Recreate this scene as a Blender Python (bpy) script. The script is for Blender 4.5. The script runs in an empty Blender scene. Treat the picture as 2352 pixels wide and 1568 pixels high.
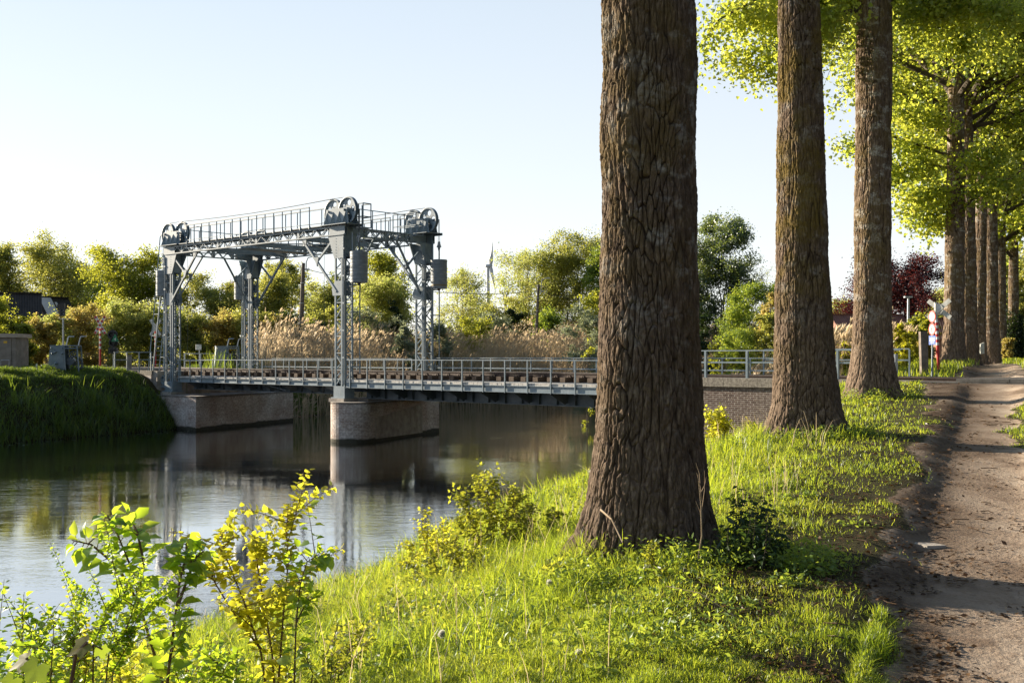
import bpy, math, random
import numpy as np
from mathutils import Vector, Matrix

SC = bpy.context.scene
COL = SC.collection
R = math.radians

# ---------------------------------------------------------------- camera, sky, sun, exposure
F, CX, HY, E = 2550.0, 1176.0, 820.0, 3.72        # focal length and horizon in photo pixels (2352 wide), eye height over the water
cam = bpy.data.cameras.new('camera'); camo = bpy.data.objects.new('camera', cam); COL.objects.link(camo)
cam.sensor_width = 36; cam.lens = F / 2352 * 36; cam.shift_y = 36 / 2352; cam.clip_end = 6000; cam.clip_start = 0.05
camo.location = (0, 0, E); camo.rotation_euler = (R(90), 0, 0); SC.camera = camo

SUN_AZ, SUN_EL = -58.0, 16.0                      # degrees left of the view axis, elevation
w = bpy.data.worlds.new('World'); SC.world = w; w.use_nodes = True
nt = w.node_tree; bg = nt.nodes['Background']
sky = nt.nodes.new('ShaderNodeTexSky'); sky.sky_type = 'NISHITA'; sky.sun_disc = False
sky.sun_elevation = R(SUN_EL); sky.sun_rotation = R(SUN_AZ); sky.air_density = 1.0; sky.dust_density = 0.6; sky.ozone_density = 2.2
# thin high haze: the clear sky is mixed with a pale veil that whitens towards the horizon
def wn(ty, **k):
    n_ = nt.nodes.new('ShaderNode' + ty)
    for a_, b_ in k.items(): setattr(n_, a_, b_)
    return n_
tcw = wn('TexCoord'); sep = wn('SeparateXYZ'); nt.links.new(tcw.outputs['Generated'], sep.inputs[0])
rw = wn('ValToRGB'); nt.links.new(sep.outputs[2], rw.inputs[0]); el = rw.color_ramp.elements
SKYC = [(0, (4.75, 4.72, 4.6)), (.07, (4.55, 4.66, 4.68)), (.17, (4.0, 4.22, 4.4)), (.32, (3.25, 3.65, 4.05)), (.6, (1.5, 2.1, 3.0)), (1, (.8, 1.3, 2.3))]
while len(el) < len(SKYC): el.new(.5)
for e_, (p_, c_) in zip(el, SKYC): e_.position = p_; e_.color = (c_[0] / 5, c_[1] / 5, c_[2] / 5, 1)
dt = wn('VectorMath', operation='DOT_PRODUCT'); nt.links.new(tcw.outputs['Generated'], dt.inputs[0]); dt.inputs[1].default_value = (math.sin(R(SUN_AZ)), math.cos(R(SUN_AZ)), 0)
mh = wn('Math', operation='MULTIPLY_ADD'); nt.links.new(dt.outputs['Value'], mh.inputs[0]); mh.inputs[1].default_value = .5; mh.inputs[2].default_value = .5
ra = wn('ValToRGB'); nt.links.new(mh.outputs[0], ra.inputs[0]); ea = ra.color_ramp.elements   # the sky is brightest on the sun's side
for i_ in range(3): ea.new(.5)
for e_, (p_, c_) in zip(ea, [(0, .11), (.3, .27), (.48, .82), (.6, .95), (1, 1)]): e_.position = p_; e_.color = (c_, c_, c_, 1)
mw = wn('Math', operation='MULTIPLY'); nt.links.new(ra.outputs[0], mw.inputs[0]); mw.inputs[1].default_value = 4.6
vs_ = wn('VectorMath', operation='SCALE'); nt.links.new(rw.outputs[0], vs_.inputs[0]); nt.links.new(mw.outputs[0], vs_.inputs[3])
mxw = wn('Mix', data_type='RGBA'); mxw.inputs[0].default_value = .87; nt.links.new(sky.outputs[0], mxw.inputs[6]); nt.links.new(vs_.outputs[0], mxw.inputs[7])
nt.links.new(mxw.outputs[2], bg.inputs[0]); bg.inputs[1].default_value = 0.1
sun = bpy.data.lights.new('sun', 'SUN'); sun.energy = 5.0; sun.angle = R(0.55); sun.color = (1.0, 0.86, 0.66)
suno = bpy.data.objects.new('sun', sun); COL.objects.link(suno)
sd = Vector((math.sin(R(SUN_AZ)) * math.cos(R(SUN_EL)), math.cos(R(SUN_AZ)) * math.cos(R(SUN_EL)), math.sin(R(SUN_EL))))
suno.rotation_euler = sd.to_track_quat('Z', 'Y').to_euler()
SC.view_settings.view_transform = 'Standard'; SC.view_settings.look = 'None'; SC.view_settings.gamma = 1
SC.view_settings.exposure = 1.38
SC.cycles.max_bounces = 8; SC.cycles.transparent_max_bounces = 4; SC.cycles.diffuse_bounces = 3; SC.cycles.glossy_bounces = 3
SC.cycles.sample_clamp_indirect = 6
SC.cycles.caustics_reflective = False

# ---------------------------------------------------------------- helpers
def gx(px, Y): return (px - CX) / F * Y
def gz(py, Y): return E - (py - HY) / F * Y
def at(px, py, Y): return Vector((gx(px, Y), Y, gz(py, Y)))
V3 = Vector

def wm(o):
    m = o.matrix_basis.copy()
    while o.parent: o = o.parent; m = o.matrix_basis @ m
    return m

def tag(o, label=None, cat=None, group=None, kind=None):
    if label: o['label'] = label
    if cat: o['category'] = cat
    if group: o['group'] = group
    if kind: o['kind'] = kind
    return o

def empty(name, loc, label, cat, group=None, rz=0):
    o = bpy.data.objects.new(name, None); COL.objects.link(o); o.location = loc; o.rotation_euler = (0, 0, rz)
    o.empty_display_size = 0.1
    return tag(o, label, cat, group)

def link_np(name, V, Fq, mat, parent=None, smooth=False, uv=None, attrs=None):
    """V (n,3) world coords; Fq (m,k) faces of one size, or a list of such arrays."""
    V = np.asarray(V, dtype=np.float32)
    if not isinstance(Fq, list): Fq = [Fq]
    Fq = [np.asarray(f, dtype=np.int32) for f in Fq if len(f)]
    me = bpy.data.meshes.new(name)
    if parent is not None:
        M = np.array(wm(parent).inverted(), dtype=np.float32)
        V = V @ M[:3, :3].T + M[:3, 3]; org = (0, 0, 0)
    else:
        mn = V.min(0); mx = V.max(0); org = ((mn[0] + mx[0]) / 2, (mn[1] + mx[1]) / 2, mn[2]); V = V - np.array(org, dtype=np.float32)
    me.vertices.add(len(V)); me.vertices.foreach_set('co', V.ravel())
    nl = sum(f.size for f in Fq); npoly = sum(len(f) for f in Fq)
    me.loops.add(nl); me.polygons.add(npoly)
    me.loops.foreach_set('vertex_index', np.concatenate([f.ravel() for f in Fq]))
    st = []; c = 0
    for f in Fq:
        st.append(c + np.arange(len(f)) * f.shape[1]); c += f.size
    me.polygons.foreach_set('loop_start', np.concatenate(st).astype(np.int32))
    if smooth: me.polygons.foreach_set('use_smooth', np.ones(npoly, dtype=bool))
    me.update(calc_edges=True)
    if uv is not None:
        l = me.uv_layers.new(name='UVMap'); idx = np.concatenate([f.ravel() for f in Fq])
        l.data.foreach_set('uv', np.asarray(uv, dtype=np.float32)[idx].ravel())
    if attrs:
        for k, a in attrs.items():
            at_ = me.attributes.new(k, 'FLOAT', 'POINT'); at_.data.foreach_set('value', np.asarray(a, dtype=np.float32))
    me.materials.append(mat)
    o = bpy.data.objects.new(name, me); COL.objects.link(o); o.parent = parent; o.location = org
    return o

class MB:
    """collects shapes in world coordinates and links them as one mesh object"""
    def __init__(s): s.v = []; s.f = []; s.uv = {}
    def add(s, vs, fs):
        n = len(s.v); s.v += [tuple(v) for v in vs]; s.f += [tuple(i + n for i in f) for f in fs]; return s
    def box(s, lo, hi):
        x0, y0, z0 = lo; x1, y1, z1 = hi
        return s.obox(V3(((x0 + x1) / 2, (y0 + y1) / 2, (z0 + z1) / 2)), V3((1, 0, 0)), V3((0, 1, 0)), V3((0, 0, 1)), (x1 - x0) / 2, (y1 - y0) / 2, (z1 - z0) / 2)
    def obox(s, c, a, b, d, ha, hb, hd):
        vs = [c + a * (i * ha) + b * (j * hb) + d * (k * hd) for i in (-1, 1) for j in (-1, 1) for k in (-1, 1)]
        return s.add(vs, [(0, 1, 3, 2), (4, 6, 7, 5), (0, 4, 5, 1), (2, 3, 7, 6), (0, 2, 6, 4), (1, 5, 7, 3)])
    def beam(s, p, q, wd, ht=None, up=V3((0, 0, 1))):
        ht = ht or wd; p = V3(p); q = V3(q); d = q - p; L = d.length
        if L < 1e-6: return s
        d = d / L; a = d.cross(up)
        if a.length < 1e-3: a = d.cross(V3((1, 0, 0)))
        a.normalize(); b = a.cross(d).normalized()
        return s.obox((p + q) / 2, d, a, b, L / 2, wd / 2, ht / 2)
    def tube(s, p, q, r, r2=None, n=8, cap=True):
        p = V3(p); q = V3(q); d = (q - p)
        if d.length < 1e-6: return s
        d.normalize(); a = d.cross(V3((0, 0, 1)))
        if a.length < 1e-3: a = V3((1, 0, 0))
        a.normalize(); b = d.cross(a); r2 = r if r2 is None else r2
        vs = [c + (a * math.cos(2 * math.pi * i / n) + b * math.sin(2 * math.pi * i / n)) * rr for c, rr in ((p, r), (q, r2)) for i in range(n)]
        fs = [(i, (i + 1) % n, n + (i + 1) % n, n + i) for i in range(n)]
        if cap: fs += [tuple(range(n - 1, -1, -1)), tuple(range(n, 2 * n))]
        return s.add(vs, fs)
    def path(s, pts, rs, n=6):
        """tapered tube through several points"""
        pts = [V3(p) for p in pts]; m = len(pts); base = len(s.v); a = None
        if not isinstance(rs, (list, tuple)): rs = [rs] * m
        for i, p in enumerate(pts):
            d = (pts[min(i + 1, m - 1)] - pts[max(i - 1, 0)]).normalized()
            if a is None: a = d.cross(V3((0, 0, 1)) if abs(d.z) < .9 else V3((1, 0, 0)))
            else: a = a - d * a.dot(d)
            a.normalize(); b = d.cross(a)
            s.v += [tuple(p + (a * math.cos(2 * math.pi * k / n) + b * math.sin(2 * math.pi * k / n)) * rs[i]) for k in range(n)]
        for i in range(m - 1):
            A = base + i * n; B = A + n
            s.f += [(A + k, A + (k + 1) % n, B + (k + 1) % n, B + k) for k in range(n)]
        s.f.append(tuple(base + k for k in range(n - 1, -1, -1))); s.f.append(tuple(base + (m - 1) * n + k for k in range(n)))
        return s
    def prism(s, poly, d):
        """closed polygon (list of points) pushed along vector d"""
        n = len(poly); vs = [V3(p) for p in poly] + [V3(p) + V3(d) for p in poly]
        return s.add(vs, [tuple(range(n - 1, -1, -1)), tuple(range(n, 2 * n))] + [(i, (i + 1) % n, n + (i + 1) % n, n + i) for i in range(n)])
    def lathe(s, c, ax, prof, n=24):
        """profile of (distance along ax, radius) turned round ax"""
        ax = V3(ax).normalized(); a = ax.cross(V3((0, 0, 1)))
        if a.length < 1e-3: a = V3((1, 0, 0))
        a.normalize(); b = ax.cross(a); c = V3(c); m = len(prof)
        vs = [c + ax * h + (a * math.cos(2 * math.pi * k / n) + b * math.sin(2 * math.pi * k / n)) * r for h, r in prof for k in range(n)]
        fs = [(i * n + k, i * n + (k + 1) % n, (i + 1) * n + (k + 1) % n, (i + 1) * n + k) for i in range(m - 1) for k in range(n)]
        if prof[0] == prof[-1]: return s.add(vs, fs)
        if prof[0][1] > 1e-5: fs.append(tuple(range(n - 1, -1, -1)))
        if prof[-1][1] > 1e-5: fs.append(tuple((m - 1) * n + k for k in range(n)))
        return s.add(vs, fs)
    def build(s, name, mat, parent=None, smooth=False, loc=None):
        if parent is not None:
            M = wm(parent).inverted(); vs = [M @ V3(v) for v in s.v]; org = V3((0, 0, 0))
        else:
            if loc is None:
                A = np.array(s.v); mn = A.min(0); mx = A.max(0); org = V3(((mn[0] + mx[0]) / 2, (mn[1] + mx[1]) / 2, mn[2]))
            else: org = V3(loc)
            vs = [V3(v) - org for v in s.v]
        me = bpy.data.meshes.new(name); me.from_pydata([tuple(v) for v in vs], [], s.f)
        if smooth:
            me.polygons.foreach_set('use_smooth', [True] * len(me.polygons))
            try: me.set_sharp_from_angle(angle=R(40))
            except Exception: pass
        me.materials.append(mat)
        o = bpy.data.objects.new(name, me); COL.objects.link(o); o.parent = parent; o.location = org
        return o

# ---------------------------------------------------------------- numpy noise
def _hash(ix, iy, iz, seed):
    h = (ix.astype(np.int64) * 374761393 + iy.astype(np.int64) * 668265263 + iz.astype(np.int64) * 2147483647 + seed * 974634777) & 0xFFFFFFFF
    h = ((h ^ (h >> 13)) * 1274126177) & 0xFFFFFFFF
    h = ((h ^ (h >> 16)) * 2246822519) & 0xFFFFFFFF
    return ((h ^ (h >> 15)) & 0xFFFFFF).astype(np.float64) / 0xFFFFFF
def vnoise(x, y, z=None, seed=0):
    x = np.asarray(x, float); y = np.asarray(y, float); z = np.zeros_like(x) if z is None else np.asarray(z, float)
    ix, iy, iz = np.floor(x), np.floor(y), np.floor(z); fx, fy, fz = x - ix, y - iy, z - iz
    fx = fx * fx * (3 - 2 * fx); fy = fy * fy * (3 - 2 * fy); fz = fz * fz * (3 - 2 * fz)
    r = 0
    for a in (0, 1):
        for b in (0, 1):
            for c in (0, 1):
                r = r + _hash(ix + a, iy + b, iz + c, seed) * (fx if a else 1 - fx) * (fy if b else 1 - fy) * (fz if c else 1 - fz)
    return r
def fbm(x, y, z=None, seed=0, o=3):
    r = 0; a = .5; t = 0
    for i in range(o):
        k = 2 ** i; r = r + a * vnoise(x * k, y * k, None if z is None else z * k, seed + i); t += a; a *= .5
    return r / t

def plates(u, v, nu, seed):
    """bark plates: cells in (u, v), wrapped round after nu cells; returns border distance and a number per plate"""
    iu, iv = np.floor(u), np.floor(v); f1 = np.full(u.shape, 9.); f2 = np.full(u.shape, 9.); cid = np.zeros(u.shape)
    for a in (-1, 0, 1):
        for b in (-1, 0, 1):
            cu, cv = iu + a, iv + b; w_ = np.mod(cu, nu); z = np.zeros_like(w_); h1 = _hash(w_, cv, z, seed); h2 = _hash(w_, cv, z, seed + 1)
            d = np.hypot(cu + .1 + .8 * h1 - u, cv + h2 - v); m = d < f1
            f2 = np.where(m, f1, np.minimum(f2, d)); cid = np.where(m, _hash(w_, cv, z, seed + 2), cid); f1 = np.where(m, d, f1)
    return f2 - f1, cid
# ---------------------------------------------------------------- materials
class NM:
    def __init__(s, name):
        s.m = bpy.data.materials.new(name); s.m.use_nodes = True; s.t = s.m.node_tree; s.p = s.t.nodes['Principled BSDF']; s.o = s.t.nodes['Material Output']
    def n(s, ty, **k):
        nd = s.t.nodes.new('ShaderNode' + ty)
        for a, b in k.items():
            if a.startswith('i_'):
                key = a[2:]; key = int(key) if key.isdigit() else key.replace('_', ' ')
                nd.inputs[key].default_value = b
            else: setattr(nd, a, b)
        return nd
    def l(s, a, b): s.t.links.new(a, b)
    def ramp(s, src, stops):
        r = s.n('ValToRGB'); e = r.color_ramp.elements
        while len(e) < len(stops): e.new(0.5)
        for el, (p, c) in zip(e, stops): el.position = p; el.color = (*c, 1)
        s.l(src, r.inputs[0]); return r.outputs[0]
    def coords(s, scale=(1, 1, 1), kind='Object'):
        tc = s.n('TexCoord'); mp = s.n('Mapping'); mp.inputs['Scale'].default_value = scale; s.l(tc.outputs[kind], mp.inputs[0]); return mp.outputs[0]
    def noise(s, vec, scale, detail=4, rough=.55, dist=0):
        nn = s.n('TexNoise'); nn.inputs['Scale'].default_value = scale; nn.inputs['Detail'].default_value = detail; nn.inputs['Roughness'].default_value = rough
        nn.inputs['Distortion'].default_value = dist
        if vec is not None: s.l(vec, nn.inputs['Vector'])
        return nn.outputs['Fac']
    def mix(s, fac, a, b):
        m = s.n('Mix', data_type='RGBA')
        if isinstance(fac, (int, float)): m.inputs[0].default_value = fac
        else: s.l(fac, m.inputs[0])
        for i, c in ((6, a), (7, b)):
            if isinstance(c, tuple): m.inputs[i].default_value = (*c, 1)
            else: s.l(c, m.inputs[i])
        return m.outputs[2]
    def bump(s, h, strength=.3, dist=.02):
        b = s.n('Bump'); b.inputs['Strength'].default_value = strength; b.inputs['Distance'].default_value = dist; s.l(h, b.inputs['Height']); s.l(b.outputs[0], s.p.inputs['Normal']); return b

def surf(name, c1, c2=None, rough=.6, scale=6, metal=0, bump=0, spec=.5, stretch=(1, 1, 1), detail=4):
    """a plain surface whose colour wanders between c1 and c2"""
    k = NM(name); v = k.coords(stretch); f = k.noise(v, scale, detail)
    k.l(k.ramp(f, [(.35, c1), (.68, c2 or c1)]), k.p.inputs['Base Color'])
    k.p.inputs['Roughness'].default_value = rough; k.p.inputs['Metallic'].default_value = metal; k.p.inputs['Specular IOR Level'].default_value = spec
    if bump: k.bump(k.noise(v, scale * 4, 3), bump)
    return k.m

def leafmat(name, cols, trans, tfac=.5, gloss=.03, scale=.6, dark=None):
    """leaves: colour differs per leaf and per clump, light shines through"""
    k = NM(name); g = k.n('NewGeometry'); k.t.nodes.remove(k.p)
    f = k.noise(k.coords(), scale, 2)
    a = k.n('Math', operation='ADD'); mm = k.n('Math', operation='MULTIPLY_ADD'); mm.inputs[1].default_value = .55; mm.inputs[2].default_value = -.05
    k.l(g.outputs['Random Per Island'], mm.inputs[0]); m2 = k.n('Math', operation='MULTIPLY_ADD'); m2.inputs[1].default_value = 1.1; m2.inputs[2].default_value = -.3; k.l(f, m2.inputs[0])
    k.l(mm.outputs[0], a.inputs[0]); k.l(m2.outputs[0], a.inputs[1])
    n = len(cols); col = k.ramp(a.outputs[0], [(i / max(1, n - 1), c) for i, c in enumerate(cols)])
    tcol = k.ramp(a.outputs[0], [(i / max(1, len(trans) - 1), c) for i, c in enumerate(trans)])
    d = k.n('BsdfDiffuse'); k.l(col, d.inputs[0]); t = k.n('BsdfTranslucent'); k.l(tcol, t.inputs[0])
    mx = k.n('MixShader'); mx.inputs[0].default_value = tfac; k.l(d.outputs[0], mx.inputs[1]); k.l(t.outputs[0], mx.inputs[2])
    gl = k.n('BsdfGlossy'); gl.inputs['Roughness'].default_value = .42; gl.inputs[0].default_value = (.9, .95, 1, 1)
    m3 = k.n('MixShader'); m3.inputs[0].default_value = gloss; k.l(mx.outputs[0], m3.inputs[1]); k.l(gl.outputs[0], m3.inputs[2])
    k.l(m3.outputs[0], k.o.inputs[0]); return k.m

def brickmat(name, c1, c2, mortar, stain=(.5, .48, .46), stain_amt=.5, bw=.23, bh=.068, wear_z=0.0):
    k = NM(name); tc = k.n('TexCoord'); br = k.n('TexBrick'); k.l(tc.outputs['UV'], br.inputs[0])
    br.inputs['Scale'].default_value = 1; br.inputs['Brick Width'].default_value = bw; br.inputs['Row Height'].default_value = bh
    br.inputs['Mortar Size'].default_value = .0085; br.inputs['Mortar Smooth'].default_value = .25; br.inputs['Bias'].default_value = -.1
    br.inputs[1].default_value = (*c1, 1); br.inputs[2].default_value = (*c2, 1); br.inputs[3].default_value = (*mortar, 1)
    f = k.noise(tc.outputs['UV'], .9, 5, .6); f2 = k.noise(tc.outputs['UV'], 9, 3)
    fr = k.ramp(f, [(.4, (0, 0, 0)), (.66, (1, 1, 1))])
    mu = k.n('Math', operation='MULTIPLY'); mu.inputs[1].default_value = stain_amt; k.l(fr, mu.inputs[0])
    c = k.mix(mu.outputs[0], br.outputs['Color'], stain)
    c = k.mix(k.ramp(f2, [(.35, (.55, .55, .55)), (.65, (0, 0, 0))]), c, tuple(x * .5 for x in c1))
    sx = k.n('SeparateXYZ'); k.l(tc.outputs['UV'], sx.inputs[0]); wl = k.n('Math', operation='MULTIPLY_ADD'); k.l(f, wl.inputs[0]); wl.inputs[1].default_value = -.3; k.l(sx.outputs[1], wl.inputs[2])
    c = k.mix(k.ramp(wl.outputs[0], [(0, (.92, .92, .92)), (.08, (0, 0, 0))]), c, (.03, .032, .018))     # algae along the waterline
    k.l(c, k.p.inputs['Base Color']); k.p.inputs['Roughness'].default_value = .88; k.p.inputs['Specular IOR Level'].default_value = .2
    inv = k.n('Math', operation='SUBTRACT'); inv.inputs[0].default_value = 1; k.l(br.outputs['Fac'], inv.inputs[1])
    ad = k.n('Math', operation='MULTIPLY_ADD'); ad.inputs[1].default_value = .35; k.l(f2, ad.inputs[0]); k.l(inv.outputs[0], ad.inputs[2])
    k.bump(ad.outputs[0], .8, .012); return k.m

M = {}
def steelmat():
    k = NM('blue_grey_paint'); v = k.coords(); f = k.noise(v, 2.2, 6, .65); f2 = k.noise(v, 24, 3)
    c = k.ramp(f, [(.3, (.14, .19, .23)), (.5, (.2, .26, .305)), (.72, (.28, .335, .38))])
    c = k.mix(k.ramp(f2, [(.64, (0, 0, 0)), (.74, (.7, .7, .7))]), c, (.11, .1, .09))
    st = k.noise(k.coords((5, 5, .35)), 1.6, 5, .7); c = k.mix(k.ramp(st, [(.6, (0, 0, 0)), (.72, (.55, .55, .55))]), c, (.12, .085, .06))
    k.l(c, k.p.inputs['Base Color']); k.p.inputs['Roughness'].default_value = .42; k.p.inputs['Specular IOR Level'].default_value = .55
    k.bump(f2, .15, .01); return k.m
M['steel'] = steelmat()
M['dark_steel'] = surf('dark_steel', (.075, .1, .125), (.13, .16, .19), .55, 3)
M['cable'] = surf('cable', (.03, .03, .032), (.06, .06, .06), .6, 9)
M['lead'] = surf('cast_weight', (.17, .2, .23), (.28, .31, .34), .48, 2.5, bump=.2, stretch=(1, 1, 3))
M['rust'] = surf('rusty_rail', (.045, .026, .018), (.09, .055, .038), .7, 8, bump=.3)
M['railtop'] = surf('worn_rail_head', (.3, .29, .28), (.42, .4, .38), .3, 8, metal=.8)
M['sleeper'] = surf('old_timber', (.075, .05, .034), (.17, .12, .085), .85, 5, bump=.5, stretch=(1, 1, 6))
M['plank'] = surf('pale_planks', (.42, .4, .37), (.66, .63, .58), .8, 4, bump=.3, stretch=(1, 1, 4))
M['concrete'] = surf('concrete', (.24, .21, .185), (.44, .4, .35), .9, 3.5, bump=.5, detail=8)
M['coping'] = surf('coping_stone', (.13, .115, .095), (.33, .3, .26), .9, 14, bump=.8, detail=8)
M['postgrey'] = surf('old_concrete_post', (.12, .1, .085), (.24, .2, .17), .9, 6, bump=.5)
M['brick'] = brickmat('bridge_brick', (.38, .27, .22), (.6, .49, .42), (.74, .7, .66), (.85, .82, .79), .85)
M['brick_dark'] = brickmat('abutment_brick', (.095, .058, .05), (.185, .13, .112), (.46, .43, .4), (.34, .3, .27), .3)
M['brick_house'] = brickmat('house_brick', (.3, .19, .15), (.42, .3, .24), (.42, .36, .3), (.4, .34, .3), .2)
M['brick_red'] = brickmat('red_house_brick', (.36, .16, .11), (.48, .26, .19), (.45, .36, .3), (.4, .3, .25), .2)
def rooftile(name, a, b):
    k = NM(name); v = k.coords(); wv = k.n('TexWave', wave_type='BANDS', bands_direction='X'); wv.inputs['Scale'].default_value = 1.6; k.l(v, wv.inputs[0])
    w2 = k.n('TexWave', wave_type='BANDS', bands_direction='Z', wave_profile='SAW'); w2.inputs['Scale'].default_value = 1.1; k.l(v, w2.inputs[0])
    f = k.noise(v, 1.2, 5); k.l(k.ramp(f, [(.35, a), (.7, b)]), k.p.inputs['Base Color']); k.p.inputs['Roughness'].default_value = .75
    ad = k.n('Math', operation='ADD'); k.l(wv.outputs['Fac'], ad.inputs[0]); k.l(w2.outputs['Fac'], ad.inputs[1]); k.bump(ad.outputs[0], .6, .05); return k.m
M['roof_dark'] = rooftile('dark_roof_tiles', (.03, .027, .025), (.06, .052, .047))
M['roof_red'] = rooftile('red_roof_tiles', (.16, .065, .045), (.26, .12, .085))
M['white'] = surf('white_paint', (.7, .7, .68), (.8, .8, .79), .5, 3)
M['dirty_white'] = surf('weathered_white', (.4, .41, .38), (.72, .73, .7), .6, 7, detail=8)
M['red'] = surf('red_paint', (.45, .02, .018), (.55, .035, .03), .5, 3)
M['blue'] = surf('blue_sign', (.025, .08, .33), (.035, .11, .42), .4, 2)
M['green'] = surf('green_sign', (.0, .14, .06), (.005, .19, .08), .4, 2)
M['black'] = surf('black_paint', (.012, .012, .013), (.025, .025, .027), .5, 3)
M['yellow'] = surf('yellow_label', (.75, .42, .02), (.8, .5, .04), .5, 3)
M['galv'] = surf('galvanised', (.42, .45, .48), (.58, .6, .62), .4, 5, metal=.3)
M['cabinet'] = surf('concrete_cabinet', (.2, .175, .15), (.29, .26, .225), .85, 3, bump=.3)
M['cabinet_top'] = surf('cabinet_top', (.38, .32, .26), (.46, .4, .33), .8, 3)
M['glass'] = surf('dark_glass', (.02, .025, .03), (.04, .045, .05), .08, 1)
M['car'] = surf('silver_car_paint', (.5, .52, .55), (.55, .57, .6), .25, 1, metal=.3)
M['rubber'] = surf('rubber', (.015, .015, .016), (.03, .03, .03), .8, 4)
M['asphalt'] = surf('asphalt', (.07, .068, .065), (.12, .115, .11), .9, 6, bump=.4)
M['turbine'] = surf('turbine_white', (.8, .8, .8), (.85, .85, .85), .5, .01)
M['branch'] = surf('branch_bark', (.055, .042, .03), (.12, .095, .07), .9, 3, bump=.3)
M['twig'] = surf('twig', (.12, .06, .035), (.2, .12, .06), .7, 9)
M['deadtwig'] = surf('dead_stalk', (.32, .22, .13), (.5, .38, .25), .8, 9)

def barkmat(name, lich=.4, tone=1.0, mx=1.0):
    k = NM(name); v = k.coords((1, 1, .3)); v2 = k.coords((1, 1, 1)); vb = k.coords((1, 1, 1.3))
    f = k.noise(v, 26, 6, .65); pale = k.noise(vb, 3.4, 4, .6); pale2 = k.noise(vb, 19, 3, .6); moss = k.noise(v2, 1.3, 5, .65); crk = k.n('Attribute', attribute_name='plate')
    T = lambda *c: tuple(x * tone for x in c)
    c = k.ramp(f, [(.28, T(.058, .041, .03)), (.52, T(.135, .098, .072)), (.78, T(.32, .245, .185))])
    pm_ = k.n('Math', operation='MULTIPLY'); k.l(k.ramp(pale, [(.53, (0, 0, 0)), (.62, (1, 1, 1))]), pm_.inputs[0]); k.l(k.ramp(pale2, [(.35, (0, 0, 0)), (.55, (1, 1, 1))]), pm_.inputs[1])
    pu = k.n('Attribute', attribute_name='up'); pm1 = k.n('Math', operation='MULTIPLY'); k.l(pm_.outputs[0], pm1.inputs[0]); k.l(pu.outputs['Fac'], pm1.inputs[1])
    pm2 = k.n('Math', operation='MULTIPLY'); k.l(pm1.outputs[0], pm2.inputs[0]); pm2.inputs[1].default_value = lich
    c = k.mix(pm2.outputs[0], c, T(.36, .34, .31))
    mu = k.n('Math', operation='MULTIPLY'); k.l(k.ramp(moss, [(.45, (0, 0, 0)), (.6, (.85, .85, .85))]), mu.inputs[0]); k.l(pu.outputs['Fac'], mu.inputs[1])
    m2 = k.n('Math', operation='MULTIPLY'); m2.inputs[1].default_value = mx; k.l(mu.outputs[0], m2.inputs[0])
    c = k.mix(m2.outputs[0], c, (.17, .12, .025))
    c = k.mix(k.ramp(crk.outputs['Fac'], [(.25, (.85, .85, .85)), (.6, (0, 0, 0))]), c, T(.03, .02, .015))  # brown inner bark in the cracks, with crevice shade painted in as well
    k.l(c, k.p.inputs['Base Color']); k.p.inputs['Roughness'].default_value = .95; k.p.inputs['Specular IOR Level'].default_value = .12
    k.bump(f, 1.0, .02); return k.m
M['bark1'] = barkmat('poplar_bark_grey', .8, .95, .45)
M['bark2'] = barkmat('poplar_bark_mossy', .5, 1.1, .9)
M['bark3'] = barkmat('poplar_bark_pale', .9, 1.35, .5)

M['lf_poplar'] = leafmat('poplar_leaves', [(0.044, 0.084, 0.014), (0.105, 0.167, 0.024), (0.208, 0.267, 0.038)], [(0.387, 0.523, 0.058), (0.74, 0.792, 0.088), (0.88, 0.848, 0.146)], .55)
M['lf_yellow'] = leafmat('young_yellow_leaves', [(0.107, 0.12, 0.014), (0.213, 0.213, 0.024), (0.319, 0.266, 0.036)], [(0.598, 0.641, 0.036), (0.865, 0.835, 0.061), (0.88, 0.862, 0.097)], .58)
M['lf_gold'] = leafmat('golden_leaves', [(0.147, 0.172, 0.049), (0.318, 0.317, 0.082), (0.488, 0.345, 0.119)], [(0.395, 0.508, 0.101), (0.684, 0.73, 0.168), (0.792, 0.73, 0.299)], .5)
M['lf_green'] = leafmat('green_leaves', [(0.046, 0.092, 0.022), (0.116, 0.191, 0.032), (0.23, 0.308, 0.048)], [(0.213, 0.339, 0.038), (0.463, 0.57, 0.059), (0.748, 0.784, 0.098)], .45)
M['lf_olive'] = leafmat('olive_leaves', [(0.079, 0.109, 0.04), (0.189, 0.22, 0.06), (0.35, 0.342, 0.082)], [(0.34, 0.379, 0.081), (0.612, 0.62, 0.111), (0.88, 0.793, 0.163)], .48)
M['lf_dark'] = leafmat('dark_leaves', [(.008, .018, .006), (.02, .038, .01), (.035, .06, .014)], [(.03, .06, .01), (.06, .1, .014), (.12, .17, .02)], .35)
M['lf_copper'] = leafmat('copper_leaves', [(0.024, 0.007, 0.01), (0.048, 0.014, 0.017), (0.084, 0.024, 0.024)], [(0.084, 0.017, 0.017), (0.182, 0.035, 0.028), (0.308, 0.07, 0.042)], .35)
M['lf_silver'] = leafmat('silvery_leaves', [(0.132, 0.165, 0.11), (0.22, 0.264, 0.176), (0.374, 0.418, 0.308)], [(0.264, 0.308, 0.154), (0.396, 0.44, 0.22), (0.495, 0.528, 0.33)], .4)
M['lf_orange'] = leafmat('orange_leaves', [(0.197, 0.165, 0.045), (0.328, 0.248, 0.068), (0.492, 0.313, 0.105)], [(0.52, 0.498, 0.101), (0.68, 0.59, 0.151), (0.804, 0.551, 0.214)], .5)
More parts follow.
